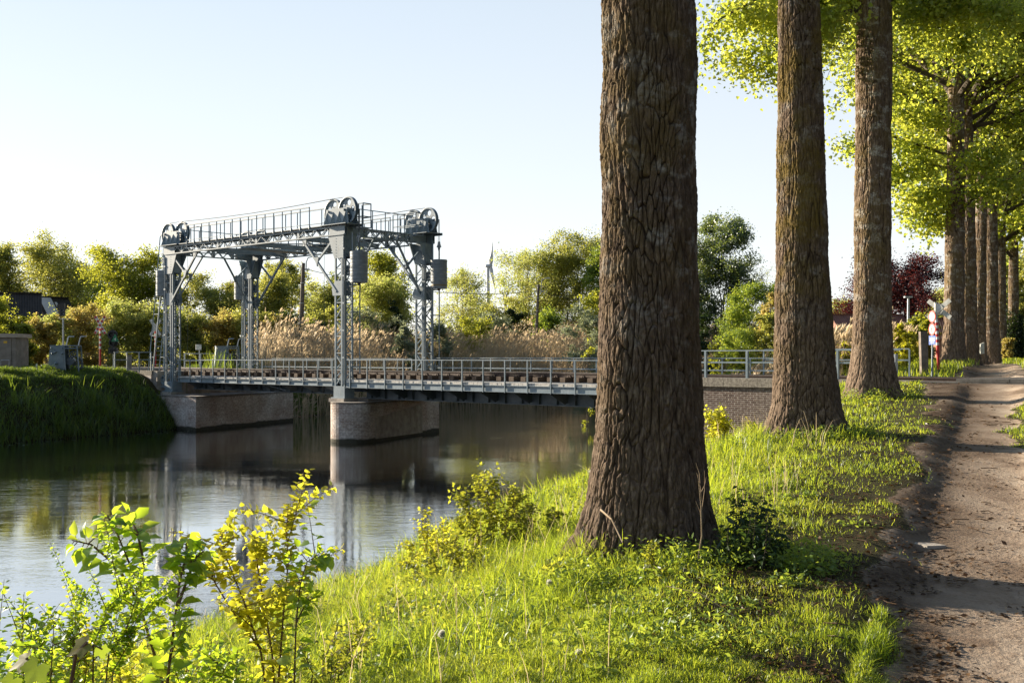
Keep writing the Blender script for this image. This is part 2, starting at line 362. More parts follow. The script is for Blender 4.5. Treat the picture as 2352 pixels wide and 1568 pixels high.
M['lf_cherry'] = leafmat('cherry_leaves', [(0.045, 0.105, 0.013), (0.09, 0.18, 0.018), (0.18, 0.255, 0.03)], [(0.359, 0.604, 0.029), (0.646, 0.834, 0.043), (0.88, 0.88, 0.086)], .6, .05)
M['lf_maple'] = leafmat('maple_leaves', [(0.1, 0.084, 0.02), (0.16, 0.12, 0.03), (0.1, 0.144, 0.02)], [(0.45, 0.375, 0.06), (0.36, 0.5, 0.04), (0.495, 0.562, 0.05)], .5, .02)
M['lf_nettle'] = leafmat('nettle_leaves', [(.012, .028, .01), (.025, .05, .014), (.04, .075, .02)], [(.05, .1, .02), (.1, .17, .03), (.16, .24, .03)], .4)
M['grass'] = leafmat('grass_blades', [(0.046, 0.086, 0.012), (0.113, 0.17, 0.02), (0.229, 0.247, 0.046)], [(0.308, 0.449, 0.029), (0.588, 0.705, 0.043), (0.869, 0.842, 0.103)], .58, .035, .9)
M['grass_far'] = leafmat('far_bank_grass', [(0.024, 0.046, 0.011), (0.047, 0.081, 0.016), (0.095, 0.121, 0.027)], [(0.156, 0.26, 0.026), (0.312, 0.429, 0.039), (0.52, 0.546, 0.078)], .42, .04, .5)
M['reed'] = leafmat('dry_reed', [(0.347, 0.281, 0.184), (0.531, 0.441, 0.306), (0.693, 0.599, 0.441)], [(0.578, 0.452, 0.277), (0.764, 0.608, 0.393), (0.88, 0.739, 0.509)], .5, .02)
M['litter'] = leafmat('dead_leaf_litter', [(.03, .018, .01), (.08, .045, .022), (.16, .1, .05)], [(.1, .05, .02), (.15, .08, .03), (.2, .12, .05)], .15, .03)
M['petal'] = leafmat('seed_head', [(.7, .68, .62), (.8, .78, .72)], [(.75, .73, .68), (.8, .8, .75)], .5, 0)

# ---------------------------------------------------------------- bridge frame: a runs along the track (to the left and away), b across it
A0 = V3((gx(790, 49.3), 49.3, 0)); U = V3((-.744, .668, 0)).normalized(); W = V3((.668, .744, 0)).normalized()
LAB, LAD = 14.03, 4.89
def P(a, b, z): p = A0 + U * a + W * b; return V3((p.x, p.y, z))

# ---------------------------------------------------------------- the lie of the land
NEAR = [(-20, -22), (-12.4, -6), (-8.6, 2), (-5.6, 9.5), (-2.3, 17.3), (.1, 25.6), (3.1, 35.8), (7.5, 46), (12, 56), (18, 70), (30, 86), (70, 104)]
FAR = [(70, 140), (25, 122), (5, 104), (-6, 88), (-12, 73), (-14.6, 65), (-17.2, 57), (-19.8, 52), (-22.2, 46.6), (-30, 30), (-44, 0), (-58, -22)]
POLY = np.array(NEAR + FAR, float); NN = len(NEAR)
def canal(x, y):
    """distance to the water's edge, inside flag, True where the nearest bank is the near one"""
    x = np.asarray(x, float).ravel(); y = np.asarray(y, float).ravel()
    best = np.full(x.shape, 1e9); ins = np.zeros(x.shape, bool); near = np.zeros(x.shape, bool)
    n = len(POLY)
    for i in range(n):
        p = POLY[i]; q = POLY[(i + 1) % n]; d = q - p
        t = np.clip(((x - p[0]) * d[0] + (y - p[1]) * d[1]) / (d @ d), 0, 1)
        D = np.hypot(x - p[0] - t * d[0], y - p[1] - t * d[1])
        m = D < best; best = np.where(m, D, best); near = np.where(m, i < NN - 1 or False, near)
        c = ((p[1] > y) != (q[1] > y)) & (x < (q[0] - p[0]) * (y - p[1]) / (q[1] - p[1] + 1e-12) + p[0]); ins ^= c
    return best, ins, near
def Hn(x, y):
    sh = np.shape(x); x = np.asarray(x, float).ravel(); y = np.asarray(y, float).ravel()
    d, ins, near = canal(x, y)
    d = d * (1 + .0) + (vnoise(x * .5, y * .5, None, 5) - .5) * .7 * (d > .3)
    d = np.maximum(d, 0)
    a = (x - A0.x) * U.x + (y - A0.y) * U.y; b = (x - A0.x) * W.x + (y - A0.y) * W.y
    bn = np.interp(b, [-45, -26, -20, -15.4, -10, -5.8, -3, -1.2, 5.4, 6.5, 9, 14, 30, 60], [1.9, 1.98, 2.2, 2.45, 2.6, 2.76, 2.86, 2.98, 2.98, 3.1, 3.22, 3.42, 3.4, 3.4])
    k = np.interp(y, [18, 26, 33], [1, .5, .2]); k = np.where(b > 5.5, 1, k); k = k + (1 - k) * np.clip((d - 4.5) / 3.0, 0, 1)
    dn = d * k; fn = np.interp(dn, [0, .6, 2, 3.5, 5.6, 6.6], [0, .2, .44, .68, .95, 1])
    hn = bn * fn
    s = x - .434 * y
    pth = np.clip(1 - np.abs(s + .12) / .85, 0, 1); hn = hn - .1 * np.minimum(1, pth * 2.5) * (d > 5) + .05 * np.exp(-((s + 2.1) / .8) ** 2) * np.clip((24 - y) / 6, 0, 1) * (d > 3)
    ff = np.interp(d, [0, .3, 1.5, 2.8, 4.4], [0, .13, .52, .88, 1]); hf = 2.96 * ff + (fbm(x * .55, y * .55, None, 91) - .5) * .8 * np.clip(d / 1.0, 0, 1) * np.clip((3.4 - d) / 1.5, 0, 1) + .35 * np.clip((d - 14) / 60, 0, 1)
    h = np.where(near, hn, hf)
    dk = 3 + 2.1 * np.clip((y - 121) / 13, 0, 1) * np.clip((x + 14) / 10, 0, 1); h = np.where((y > 118) & (d > 1), np.maximum(h, dk * np.clip(d / 5, 0, 1)), h)
    cor = np.clip(1 - np.maximum(np.maximum(-.2 - b, b - 5.1), 0) / 1.5, 0, 1) * np.clip(np.maximum(-a - 23, a - 16.5) / 2.5, 0, 1)
    h = h * (1 - cor) + 2.97 * cor
    flat = 1 - .85 * np.clip(1 - (np.abs(s + .1) - 1.3) / .9, 0, 1) * near; h = h + (fbm(x * 1.3, y * 1.3, None, 9) - .5) * .1 * (1 - cor) * flat + (fbm(x * .21, y * .21, None, 19) - .5) * .22 * (1 - cor) * np.clip(d / 4, 0, 1) * flat
    h = np.where(ins, -1.3 * np.minimum(1, d / 1.6) - .05, np.maximum(h, .02))
    return h.reshape(sh)
def H(x, y): return float(Hn(np.array([x]), np.array([y]))[0])
def pathmask(x, y):
    s = x - .434 * y; n = (fbm(x * 1.1, y * 1.1, None, 31) - .5)
    wl = np.interp(y, [0, 6, 12, 20, 27, 31, 35, 60], [-.5, -.55, -.85, -1.1, -1.6, -2.0, -1.2, -.9]); wr = np.interp(y, [0, 8, 14, 19, 24, 31, 60], [1.4, 1.3, .7, .35, .75, 1.6, .6])
    l = s - wl + n * 1.1; r = wr - s + n * 1.0
    return np.clip(np.minimum(l, r) / .3 + .5, 0, 1)
# ---------------------------------------------------------------- ground, path, water
def graded(lo, hi, f0, f1, fine, grow):
    a = list(np.arange(f0, f1, fine)); st = fine; x = f1
    while x < hi: a.append(x); st = min(st * grow, 60); x += st
    a.append(hi); st = fine; x = f0 - fine; l = []
    while x > lo: l.append(x); st = min(st * grow, 60); x -= st
    l.append(lo); return np.array(sorted(l + a))
xs = graded(-2500, 2500, -24, 16, .16, 1.06); ys = graded(-40, 4000, 1, 44, .16, 1.045)
XX, YY = np.meshgrid(xs, ys); ZZ = Hn(XX, YY)
nx, ny = len(xs), len(ys); idx = np.arange(nx * ny).reshape(ny, nx)
FQ = np.stack([idx[:-1, :-1], idx[:-1, 1:], idx[1:, 1:], idx[1:, :-1]], -1).reshape(-1, 4)
pm = pathmask(XX.ravel(), YY.ravel()) * (YY.ravel() < 130)
rough = (fbm(XX.ravel() * 7, YY.ravel() * 7, None, 77) - .5) * .022 * pm * (YY.ravel() < 45)
bb = (XX.ravel() - A0.x) * W.x + (YY.ravel() - A0.y) * W.y
k = NM('ground'); v = k.coords(kind='Object'); n1 = k.noise(v, 3.2, 8, .62); n2 = k.noise(v, 24, 5, .65); n3 = k.noise(k.coords((1, .45, 1)), 1.1, 6, .65, .4)
soil = k.ramp(n2, [(.3, (.028, .02, .011)), (.6, (.055, .05, .018)), (.8, (.075, .075, .025))])
dirt = k.ramp(n3, [(.36, (.2, .145, .105)), (.5, (.37, .285, .215)), (.66, (.5, .41, .325))])
dirt = k.mix(k.ramp(n2, [(.54, (0, 0, 0)), (.68, (.7, .7, .7))]), dirt, (.14, .09, .06))
dirt = k.mix(k.ramp(n1, [(.55, (0, 0, 0)), (.64, (.6, .6, .6))]), dirt, (.18, .125, .09))
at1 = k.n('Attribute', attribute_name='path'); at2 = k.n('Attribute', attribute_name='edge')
dirt = k.mix(at2.outputs['Fac'], dirt, k.ramp(n2, [(.35, (.035, .022, .014)), (.7, (.13, .085, .055))]))  # left side of the path: dark littered soil plus the verge's shade, painted in
mm = k.n('Math', operation='MULTIPLY_ADD'); mm.inputs[1].default_value = .8; k.l(n2, mm.inputs[0]); mm.inputs[2].default_value = -.4
ad = k.n('Math', operation='ADD'); ad.use_clamp = True; k.l(at1.outputs['Fac'], ad.inputs[0]); k.l(mm.outputs[0], ad.inputs[1])
sm = k.ramp(ad.outputs[0], [(.42, (0, 0, 0)), (.6, (1, 1, 1))])
k.l(k.mix(sm, soil, dirt), k.p.inputs['Base Color']); k.p.inputs['Roughness'].default_value = .95; k.p.inputs['Specular IOR Level'].default_value = .12
ad2 = k.n('Math', operation='ADD'); k.l(n1, ad2.inputs[0]); k.l(n2, ad2.inputs[1]); k.bump(ad2.outputs[0], .6, .035)
S_ = (XX - .434 * YY).ravel()
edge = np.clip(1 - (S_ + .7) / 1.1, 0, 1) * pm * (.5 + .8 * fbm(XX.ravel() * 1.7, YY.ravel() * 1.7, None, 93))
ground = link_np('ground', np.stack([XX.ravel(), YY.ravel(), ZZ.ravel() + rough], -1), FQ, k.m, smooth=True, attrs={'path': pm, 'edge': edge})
tag(ground, kind='structure')

k = NM('canal_water'); k.p.inputs['Base Color'].default_value = (.012, .014, .01, 1); k.p.inputs['Roughness'].default_value = .015; k.p.inputs['IOR'].default_value = 1.333
k.p.inputs['Specular IOR Level'].default_value = .5
v = k.coords((1, 1.0, 1)); a_ = k.noise(k.coords((.5, 1.0, 1)), 3.4, 4, .62, .2); b_ = k.noise(k.coords((.7, 1.2, 1)), 13, 3, .55); patch = k.ramp(k.noise(k.coords((.6, 1, 1)), .16, 3), [(.4, (.22, .22, .22)), (.56, (1, 1, 1))])
m1 = k.n('Math', operation='MULTIPLY_ADD'); m1.inputs[1].default_value = .32; k.l(b_, m1.inputs[0]); k.l(a_, m1.inputs[2])
m2 = k.n('Math', operation='MULTIPLY'); k.l(m1.outputs[0], m2.inputs[0]); k.l(patch, m2.inputs[1])
bn_ = k.bump(m2.outputs[0], .32, .02)
fr = k.n('Fresnel'); fr.inputs['IOR'].default_value = 1.333; k.l(bn_.outputs[0], fr.inputs['Normal']); pw = k.n('Math', operation='POWER'); k.l(fr.outputs[0], pw.inputs[0]); pw.inputs[1].default_value = .28
gl = k.n('BsdfGlossy'); gl.inputs['Roughness'].default_value = .004; gl.inputs[0].default_value = (.93, .95, .97, 1); k.l(bn_.outputs[0], gl.inputs['Normal'])
df = k.n('BsdfDiffuse'); df.inputs[0].default_value = (.018, .016, .009, 1); mxs = k.n('MixShader'); k.l(pw.outputs[0], mxs.inputs[0]); k.l(df.outputs[0], mxs.inputs[1]); k.l(gl.outputs[0], mxs.inputs[2]); k.l(mxs.outputs[0], k.o.inputs[0])
wt = MB(); 
link = np.array([(-60, -25, 0), (75, -25, 0), (75, 145, 0), (-60, 145, 0)], float)
water = link_np('water', link, np.array([[0, 1, 2, 3]]), k.m); tag(water, kind='structure')

# ---------------------------------------------------------------- leaves
T_FAR = (np.array([(0, 0, 0), (.45, .42, .1), (1, 0, 0), (.45, -.42, .1)]), [np.array([(0, 1, 2), (0, 2, 3)])])
T_NEAR = (np.array([(0, 0, 0), (.22, .3, .1), (.55, .34, .1), (1, 0, -.16), (.55, -.34, .1), (.22, -.3, .1), (.22, 0, 0), (.6, 0, -.01)]),
          [np.array([(0, 6, 1), (0, 5, 6), (7, 3, 2), (7, 4, 3)]), np.array([(1, 6, 7, 2), (6, 5, 4, 7)])])
T_POP = (np.array([(0, 0, 0), (.1, .42, .08), (.5, .36, .1), (1, 0, -.1), (.5, -.36, .1), (.1, -.42, .08), (.3, 0, -.02)]),
         [np.array([(0, 6, 1), (1, 6, 2), (2, 6, 3), (3, 6, 4), (4, 6, 5), (5, 6, 0)])])
def leaves(pos, dr, nrm, size, tmpl, width=1.0):
    """vertex and face arrays of one leaf per position"""
    dr = dr / (np.linalg.norm(dr, axis=1, keepdims=True) + 1e-9)
    b = np.cross(nrm, dr); b /= (np.linalg.norm(b, axis=1, keepdims=True) + 1e-9); nn = np.cross(dr, b)
    tv, tf = tmpl; n = len(pos); kk = len(tv); s = np.asarray(size, float).reshape(-1, 1, 1) * np.ones((n, 1, 1))
    V = pos[:, None, :] + s * (tv[None, :, 0:1] * dr[:, None] + width * tv[None, :, 1:2] * b[:, None] + tv[None, :, 2:3] * nn[:, None])
    Fs = [(f[None] + (np.arange(n) * kk)[:, None, None]).reshape(-1, f.shape[1]) for f in tf]
    return V.reshape(-1, 3), Fs
def rdir(rng, n, up=0.0, flat=1.0):
    v = rng.normal(size=(n, 3)); v[:, 2] = v[:, 2] * flat + up; return v / (np.linalg.norm(v, axis=1, keepdims=True) + 1e-9)

def grow(rng, base, h, rad, r0, f0=.25, nl=14, fc=.6, fh=.5, up=.55, az=None, sub=4, stems=1, lean=(0, 0), jit=.12):
    """branch skeleton: returns MB with trunk+limbs and the array of twig points"""
    mb = MB(); lb = MB(); pts = []
    for st in range(stems):
        a0 = rng.uniform(0, 6.28); sp = 0 if stems == 1 else rad * rng.uniform(.25, .6)
        top = V3((base[0] + lean[0] + math.cos(a0) * sp, base[1] + lean[1] + math.sin(a0) * sp, base[2] + h * rng.uniform(.85, .98)))
        b0 = V3(base); n = 7; tp = []
        for i in range(n + 1):
            t = i / n; q = b0.lerp(top, t); q.x += (rng.normal() * jit * rad * .5) * (t > 0) * (1 - .3 * t); q.y += rng.normal() * jit * rad * .5 * (t > 0); tp.append(q)
        rr = [max(r0 * (1 - .93 * (i / n)) * (1 if stems == 1 else .6), .008) for i in range(n + 1)]; rr[0] *= 1.35
        mb.path(tp, rr, 7)
        for i in range(max(3, nl // stems)):
            t = f0 + (1 - f0) * ((i + rng.uniform(0, .9)) / max(3, nl // stems)); t = min(t, .97); q = tp[int(t * n)].lerp(tp[min(n, int(t * n) + 1)], t * n % 1)
            R_ = rad * math.sqrt(max(.06, 1 - ((t - fc) / fh) ** 2)) * rng.uniform(.7, 1.12)
            ang = rng.uniform(0, 6.28) if az is None else rng.uniform(*az)
            d = V3((math.cos(ang), math.sin(ang), 0)); rise = R_ * up * rng.uniform(.5, 1.3)
            e = q + d * R_ + V3((0, 0, rise)); m1 = q.lerp(e, .4) + V3((0, 0, rise * .12)) + V3(rng.normal(size=3)) * R_ * .05; m2 = q.lerp(e, .75) + V3(rng.normal(size=3)) * R_ * .07
            br = max(rr[int(t * n)] * .5, .012); lb.path([q, m1, m2, e], [br, br * .65, br * .4, br * .15], 5)
            pts += [tuple(m2), tuple(e), tuple(q.lerp(e, .55))]
            for j in range(sub):
                u = rng.uniform(.3, .95); s0 = q.lerp(m1, u / .4) if u < .4 else (m1.lerp(m2, (u - .4) / .35) if u < .75 else m2.lerp(e, (u - .75) / .25))
                ex = s0 + V3(rng.normal(size=3)) * R_ * .33 + V3((0, 0, R_ * .1)) + d * R_ * .12
                lb.path([s0, s0.lerp(ex, .5) + V3(rng.normal(size=3)) * R_ * .04, ex], [br * .4, br * .25, br * .1], 4)
                pts += [tuple(ex), tuple(s0.lerp(ex, .6))]
        pts.append(tuple(tp[-1]))
    return mb, lb, np.array(pts)

SEED = [100]
def foliage(rng, pts, n, size, sig, mat, parent, name='crown', tmpl=None, up=.5, droop=0., zmin=None, zlow=None):
    w_ = rng.gamma(1.6, size=len(pts)); w_ = w_ * (np.where(pts[:, 2] < zlow, 5.0, 1.0) if zlow else 1); c = rng.choice(len(pts), n, p=w_ / w_.sum()); sg = sig * rng.uniform(.45, 1.25, len(pts))
    pos = pts[c] + rng.normal(size=(n, 3)) * sg[c][:, None] * np.array([1, 1, .75])
    if zmin is not None: pos = pos[pos[:, 2] > zmin]; n = len(pos)
    d = rdir(rng, n, -.25 - droop, .6); nr = rdir(rng, n, up)
    V_, F_ = leaves(pos, d, nr, size * rng.uniform(.6, 1.25, n), tmpl or T_FAR, rng.uniform(.8, 1.2))
    return link_np(name, V_, F_, mat, parent)

def tree(name, label, px, Y, top, wpx, mat, cat='tree', group=None, n=9000, leaf=.2, f0=.2, stems=1, up=.5, fc=.55, fh=.55, nl=18, sub=4, r0=None, base=None, sigk=.13, zoff=0, tmpl=None, bark='branch', droop=0.):
    SEED[0] += 1; rng = np.random.default_rng(SEED[0])
    x = gx(px, Y); zb = (H(x, Y) if base is None else base) - .1; h = gz(top, Y) - zb; rad = wpx / F * Y / 2
    t = empty(name, (x, Y, zb), label, cat, group)
    mb, lb, pts = grow(rng, (x, Y, zb), h * 1.0, rad * .96, r0 or max(.05, h * .02), f0, nl, fc, fh, up, None, sub, stems)
    mb.build('trunk', M[bark], t, True); lb.build('limb', M[bark], t)
    foliage(rng, pts, n, leaf, rad * sigk * 1.25, M[mat], t, tmpl=tmpl, droop=droop, zmin=zb + .1)
    return t

# ---------------------------------------------------------------- the row of big poplars
def trunk_mesh(t, x, y, zb, prof, mat, nth, rows, seed, lean=(0, 0), depth=.026, pw=.06, lobes=5, side=(0, 0), name='trunk', flare_pts=None):
    """prof: (height over base, radius); real furrows displaced into the bark"""
    zz = np.array(rows); th = np.linspace(0, 2 * math.pi, nth, endpoint=False); TH, Z = np.meshgrid(th, zz)
    hs, rs = zip(*prof); r = np.interp(Z, hs, rs)
    fl = np.exp(-np.maximum(Z, 0) / .42); rng = np.random.default_rng(seed)
    lob = sum(rng.uniform(.3, 1) * np.cos(kk * (TH - rng.uniform(0, 6.28))) for kk in (3, 5, 7, 9)) / 2.2
    r = r * (1 + .13 * fl * lob) + .012 * np.cos(3 * TH + seed + Z * .35) + .01 * np.cos(5 * TH - Z * .5)
    R0 = prof[len(prof) // 2][1]; X_ = np.cos(TH) * R0; Y_ = np.sin(TH) * R0
    wx = (fbm(X_ * 3, Y_ * 3, Z * 1.3, seed + 1) - .5) * .22; wy = (fbm(X_ * 3, Y_ * 3, Z * 1.3, seed + 2) - .5) * .22
    circ = 2 * math.pi * R0; nu = max(8, int(round(circ / pw))); warp = (fbm(X_ * 2.2, Y_ * 2.2, Z * 1.1, seed + 1) - .5) * 3.2 + (fbm(X_ * 9, Y_ * 9, Z * 6, seed + 2) - .5) * .8
    uu = TH / (2 * math.pi) * nu + warp; vv = Z / (pw * 4.6) + (fbm(X_ * 4, Y_ * 4, Z * 1.5, seed + 4) - .5) * 1.2
    e1, c1 = plates(uu, vv, nu, seed + 3); e2, c2 = plates(uu * 2 + 3.3, vv * 3.1, nu * 2, seed + 8)
    f1 = np.clip(e1 / .2, 0, 1); f2 = np.clip(e2 / .16, 0, 1); fine = fbm(X_ * 46, Y_ * 46, Z * 26, seed + 6, 2)
    deep = np.clip(.35 + 1.5 * (fbm(X_ * 3, Y_ * 3, Z * 1.3, seed + 11) - .2), .35, 1.1)
    f1 = np.clip(1 - (1 - f1) * deep, 0, 1)
    nv = vnoise((X_ + wx * .35) / (pw * 1.5), (Y_ + wy * .35) / (pw * 1.5), Z / (pw * 16), seed + 15); f0 = np.clip(np.abs(nv - .5) / .1, 0, 1); rid = fbm(X_ * 16, Y_ * 16, Z * 3.2, seed + 13)
    hh = (.3 + .7 * f0 ** .6) * (.12 + .88 * f1 ** .6) * (.8 + .2 * f2 ** .6) * (.76 + .16 * c1 + .2 * rid)
    big = fbm(X_ * 2.4, Y_ * 2.4, Z * 1.6, seed + 7) - .5
    dsp = depth * (hh - 1) * (1 + .4 * fl) + (fine - .5) * .02 + big * .05
    r = r + dsp
    lx = np.interp(Z, [0, 20], [0, lean[0]]); ly = np.interp(Z, [0, 20], [0, lean[1]])
    sx = side[0] * fl; sy = side[1] * fl
    V_ = np.stack([x + lx + sx + np.cos(TH) * r, y + ly + sy + np.sin(TH) * r, zb + Z], -1).reshape(-1, 3)
    m = len(zz); idx = np.arange(m * nth).reshape(m, nth); j = np.roll(idx, -1, 1)
    Fq = np.stack([idx[:-1], j[:-1], j[1:], idx[1:]], -1).reshape(-1, 4)
    o = link_np(name, V_, Fq, M[mat], t, smooth=True, attrs={'up': np.clip((Z.ravel() - 1.0) / 2.4, 0, 1), 'plate': hh.ravel()})
    return o

def poplar(label, px, Y, prof, mat, nth, zst, seed, crown=None, lean=(0, 0), depth=.026, pw=.06, ivy=False, side=(0, 0), sink=.25, dz=0):
    x = gx(px, Y); zb = H(x, Y) - sink + dz
    t = empty('poplar_tree', (x, Y, zb), label, 'tree', 'row of poplars along the path')
    rows = list(np.arange(0, zst[0], zst[1])) + list(np.linspace(zst[0], 21, 60))
    trunk_mesh(t, x, Y, zb, prof, mat, nth, rows, seed, lean, depth, pw, side=side)
    rng = np.random.default_rng(seed)
    c = dict(z0=9.5, z1=24, rad=4.5, n=14000, leaf=.11, az=None, nl=26, up=.55, zmin=None); c.update(crown or {})
    lb = MB(); pts = []
    for i in range(c['nl']):
        f = (i + rng.uniform(0, 1)) / c['nl']; z = c['z0'] + (19.5 - c['z0']) * f; z -= zb if False else 0
        ang = rng.uniform(0, 6.28) if c['az'] is None else math.radians(rng.uniform(*c['az']))
        L = c['rad'] * (.75 + .5 * math.sin(math.pi * min(1, f * .9 + .1))) * rng.uniform(.7, 1.15)
        zt = z - zb; cx_ = x + lean[0] * zt / 20; cy_ = Y + lean[1] * zt / 20
        q = V3((cx_, cy_, z)); d = V3((math.cos(ang), math.sin(ang), 0)); rise = L * c['up'] * rng.uniform(.4, 1.3)
        e = q + d * L + V3((0, 0, rise)); mid = q.lerp(e, .45) + V3((0, 0, rise * .15)) + V3(rng.normal(size=3)) * .2; m2 = q.lerp(e, .75) + V3((0, 0, rise * .1)) + V3(rng.normal(size=3)) * .25
        br = .11 * (1 - .5 * f) + .03; lb.path([q, mid, m2, e], [br, br * .7, br * .45, br * .12], 6)
        for j in range(9):
            u = rng.uniform(.25, 1); s0 = q.lerp(mid, u / .45) if u < .45 else (mid.lerp(m2, (u - .45) / .3) if u < .75 else m2.lerp(e, (u - .75) / .25))
            dd = V3(rng.normal(size=3)) * .8 + d * .5; dd.z = dd.z * .4 + .1; dd.normalize(); l2 = L * rng.uniform(.18, .4)
            e1 = s0 + dd * l2; e2 = e1 + dd * l2 * .35 + V3((0, 0, -l2 * rng.uniform(.15, .6)))
            lb.path([s0, s0.lerp(e1, .5) + V3((0, 0, .06 * l2)), e1, e2], [br * .3, br * .2, br * .12, .006], 4)
            for q_ in (.35, .6, .85): pts.append(tuple(s0.lerp(e1, q_)))
            pts += [tuple(e1), tuple(e1.lerp(e2, .5)), tuple(e2)]
    for e1, e2 in c.get('extra', []):
        e1, e2 = V3(e1), V3(e2); m = e1.lerp(e2, .55) + V3((0, 0, (e1 - e2).length * .12)); lb.path([e1, m, e2], [.07, .045, .012], 6)
        for j in range(13):
            u = rng.uniform(.35, 1); s0 = (e1.lerp(m, u / .55) if u < .55 else m.lerp(e2, (u - .55) / .45)); dd = V3(rng.normal(size=3)); dd.z = -abs(dd.z) * .7; dd.normalize(); l2 = rng.uniform(.4, 1.1); f_ = s0 + dd * l2
            lb.path([s0, s0.lerp(f_, .5) + V3((0, 0, .08)), f_], [.018, .012, .005], 4)
            pts += [tuple(s0.lerp(f_, w_)) for w_ in (.4, .7, 1.)] * 2
    lb.build('limb', M['branch'], t, True)
    pts = np.array(pts)
    foliage(rng, pts, c['n'], c['leaf'], c.get('sig', .34), M['lf_poplar'], t, tmpl=T_POP, up=.2, droop=.5, zmin=c['zmin'], zlow=c.get('zlow'))
    if ivy:
        n = 9000; a = rng.uniform(0, 6.28, n); z = rng.uniform(0, 4.8, n) * rng.uniform(.6, 1, n); rr = np.interp(z, [0, 4.5], [.75, .5]) + rng.normal(size=n) * .13
        pos = np.stack([x + np.cos(a) * rr, Y + np.sin(a) * rr, zb + z], -1)
        V_, F_ = leaves(pos, rdir(rng, n, -.6), rdir(rng, n, .2), .13 * rng.uniform(.6, 1.2, n), T_FAR); link_np('ivy', V_, F_, M['lf_dark'], t)
    return t

def pr(Y, tab, sink=.25):
    """(pixel width, height over the ground) -> profile"""
    return [(0, tab[0][0] / F * Y / 2 * 1.12)] + [(h + sink, w_ / F * Y / 2) for w_, h in tab]
poplar('thickest and nearest poplar trunk, deep dark furrowed bark, flared roots beside dark nettles', 1490, 9.6,
       pr(9.6, [(375, 0), (330, .12), (282, .4), (252, .85), (235, 1.6), (222, 2.7), (214, 4.6), (190, 9), (150, 14), (90, 19)]), 'bark1', 760, (6.4, .009), 11,
       dict(n=6000, leaf=.16, nl=18), lean=(.0, 0), depth=.042, pw=.05, side=(-.03, 0))
poplar('second poplar from the front, yellow mossy upper bark, standing before the brick wall', 1853, 17.9,
       pr(17.9, [(215, 0), (190, .15), (160, .5), (140, 1.1), (124, 2.3), (112, 3.8), (96, 6.8), (80, 11), (60, 15), (40, 19)]), 'bark2', 560, (8.4, .015), 22,
       dict(n=6000, leaf=.16, nl=18, z0=11.5), lean=(-.35, 0), depth=.044, pw=.056, side=(.05, 0))
x3, y3 = gx(2003, 27), 27
poplar('third poplar from the front, slender pale trunk with hanging leafy branches above', 2003, 27.0,
       pr(27, [(150, 0), (125, .2), (100, .8), (86, 1.8), (80, 4), (82, 8), (70, 12), (55, 16), (36, 19)]), 'bark3', 420, (10.5, .022), 33,
       dict(n=38000, leaf=.092, nl=20, az=(-20, 200), z0=12.8, rad=5.5, zmin=8.2, sig=.33, zlow=13.2,
            extra=[((x3, y3, 12.6), at(1625, 60, 25)), ((x3, y3, 12.2), at(1690, 150, 26.5)), ((x3 - .2, y3, 13), at(1780, 110, 25)), ((x3, y3 + 1, 13), at(1720, 30, 27)), ((x3, y3, 13.2), at(1850, 40, 28)),
                   ((x3 + .3, y3, 12.9), at(2180, 20, 27)), ((x3, y3, 12.9), at(2330, 60, 27)), ((x3, y3, 13.1), at(2240, 130, 29))]), lean=(.12, 0), depth=.04, pw=.058, side=(.06, 0))
ROW = [(2190, 46, 43, 'bark3', dict(n=62000, nl=44, z0=14.2, rad=6.2, leaf=.13, zmin=8.3,
                                       extra=[((gx(2190, 46), 46, 10.5), at(2095, 450, 45)), ((gx(2190, 46), 46, 12), at(1950, 330, 46)), ((gx(2190, 46), 46, 11.5), at(2030, 390, 47)), ((gx(2190, 46), 46, 13), at(1960, 180, 47)), ((gx(2190, 46), 46, 10), at(2120, 490, 46.5)),
                                              ((gx(2190, 46), 46, 9.5), at(2330, 400, 44)), ((gx(2190, 46), 46, 10.5), at(2290, 330, 44)), ((gx(2190, 46), 46, 12.5), at(2060, 250, 44))], sig=.42), 'fourth poplar, first one beyond the railway crossing, just behind the crossed white boards'),
       (2226, 53, 36, 'bark3', dict(n=22000, nl=32, z0=14, rad=5.2, leaf=.17, zmin=8.2), 'poplar directly behind the fourth trunk, second beyond the crossing'),
       (2249, 61, 27, 'bark3', dict(n=18000, nl=30, z0=14.5, rad=5, leaf=.19, zmin=8.4), 'poplar partly hidden behind its neighbour, third beyond the crossing'),
       (2278, 66, 33, 'bark3', dict(n=20000, nl=30, z0=13, rad=5, leaf=.19, zmin=7.6), 'poplar with pale lit left edge behind the thin wooden stake, fourth beyond the crossing'),
       (2300, 76, 24, 'bark3', dict(n=20000, nl=28, z0=11, rad=5, leaf=.22, zmin=7.6), 'poplar seen between two others, fifth beyond the crossing'),
       (2327, 84, 23, 'bark3', dict(n=20000, nl=28, z0=11, rad=4.8, leaf=.22, zmin=7.4), 'farthest poplar of the row, its trunk wrapped in dark ivy')]
for i, (px, Y, wp, bk, cr, lab) in enumerate(ROW):
    poplar(lab, px, Y, pr(Y, [(wp * 1.6, 0), (wp * 1.25, .5), (wp * 1.05, 1.8), (wp, 5), (wp * .85, 10), (wp * .6, 15), (wp * .4, 19)]), bk, 180, (9.5, .05), 44 + i, cr, lean=(random.Random(i).uniform(-.3, .3), 0), depth=.04, pw=.08, ivy=(i == 5))
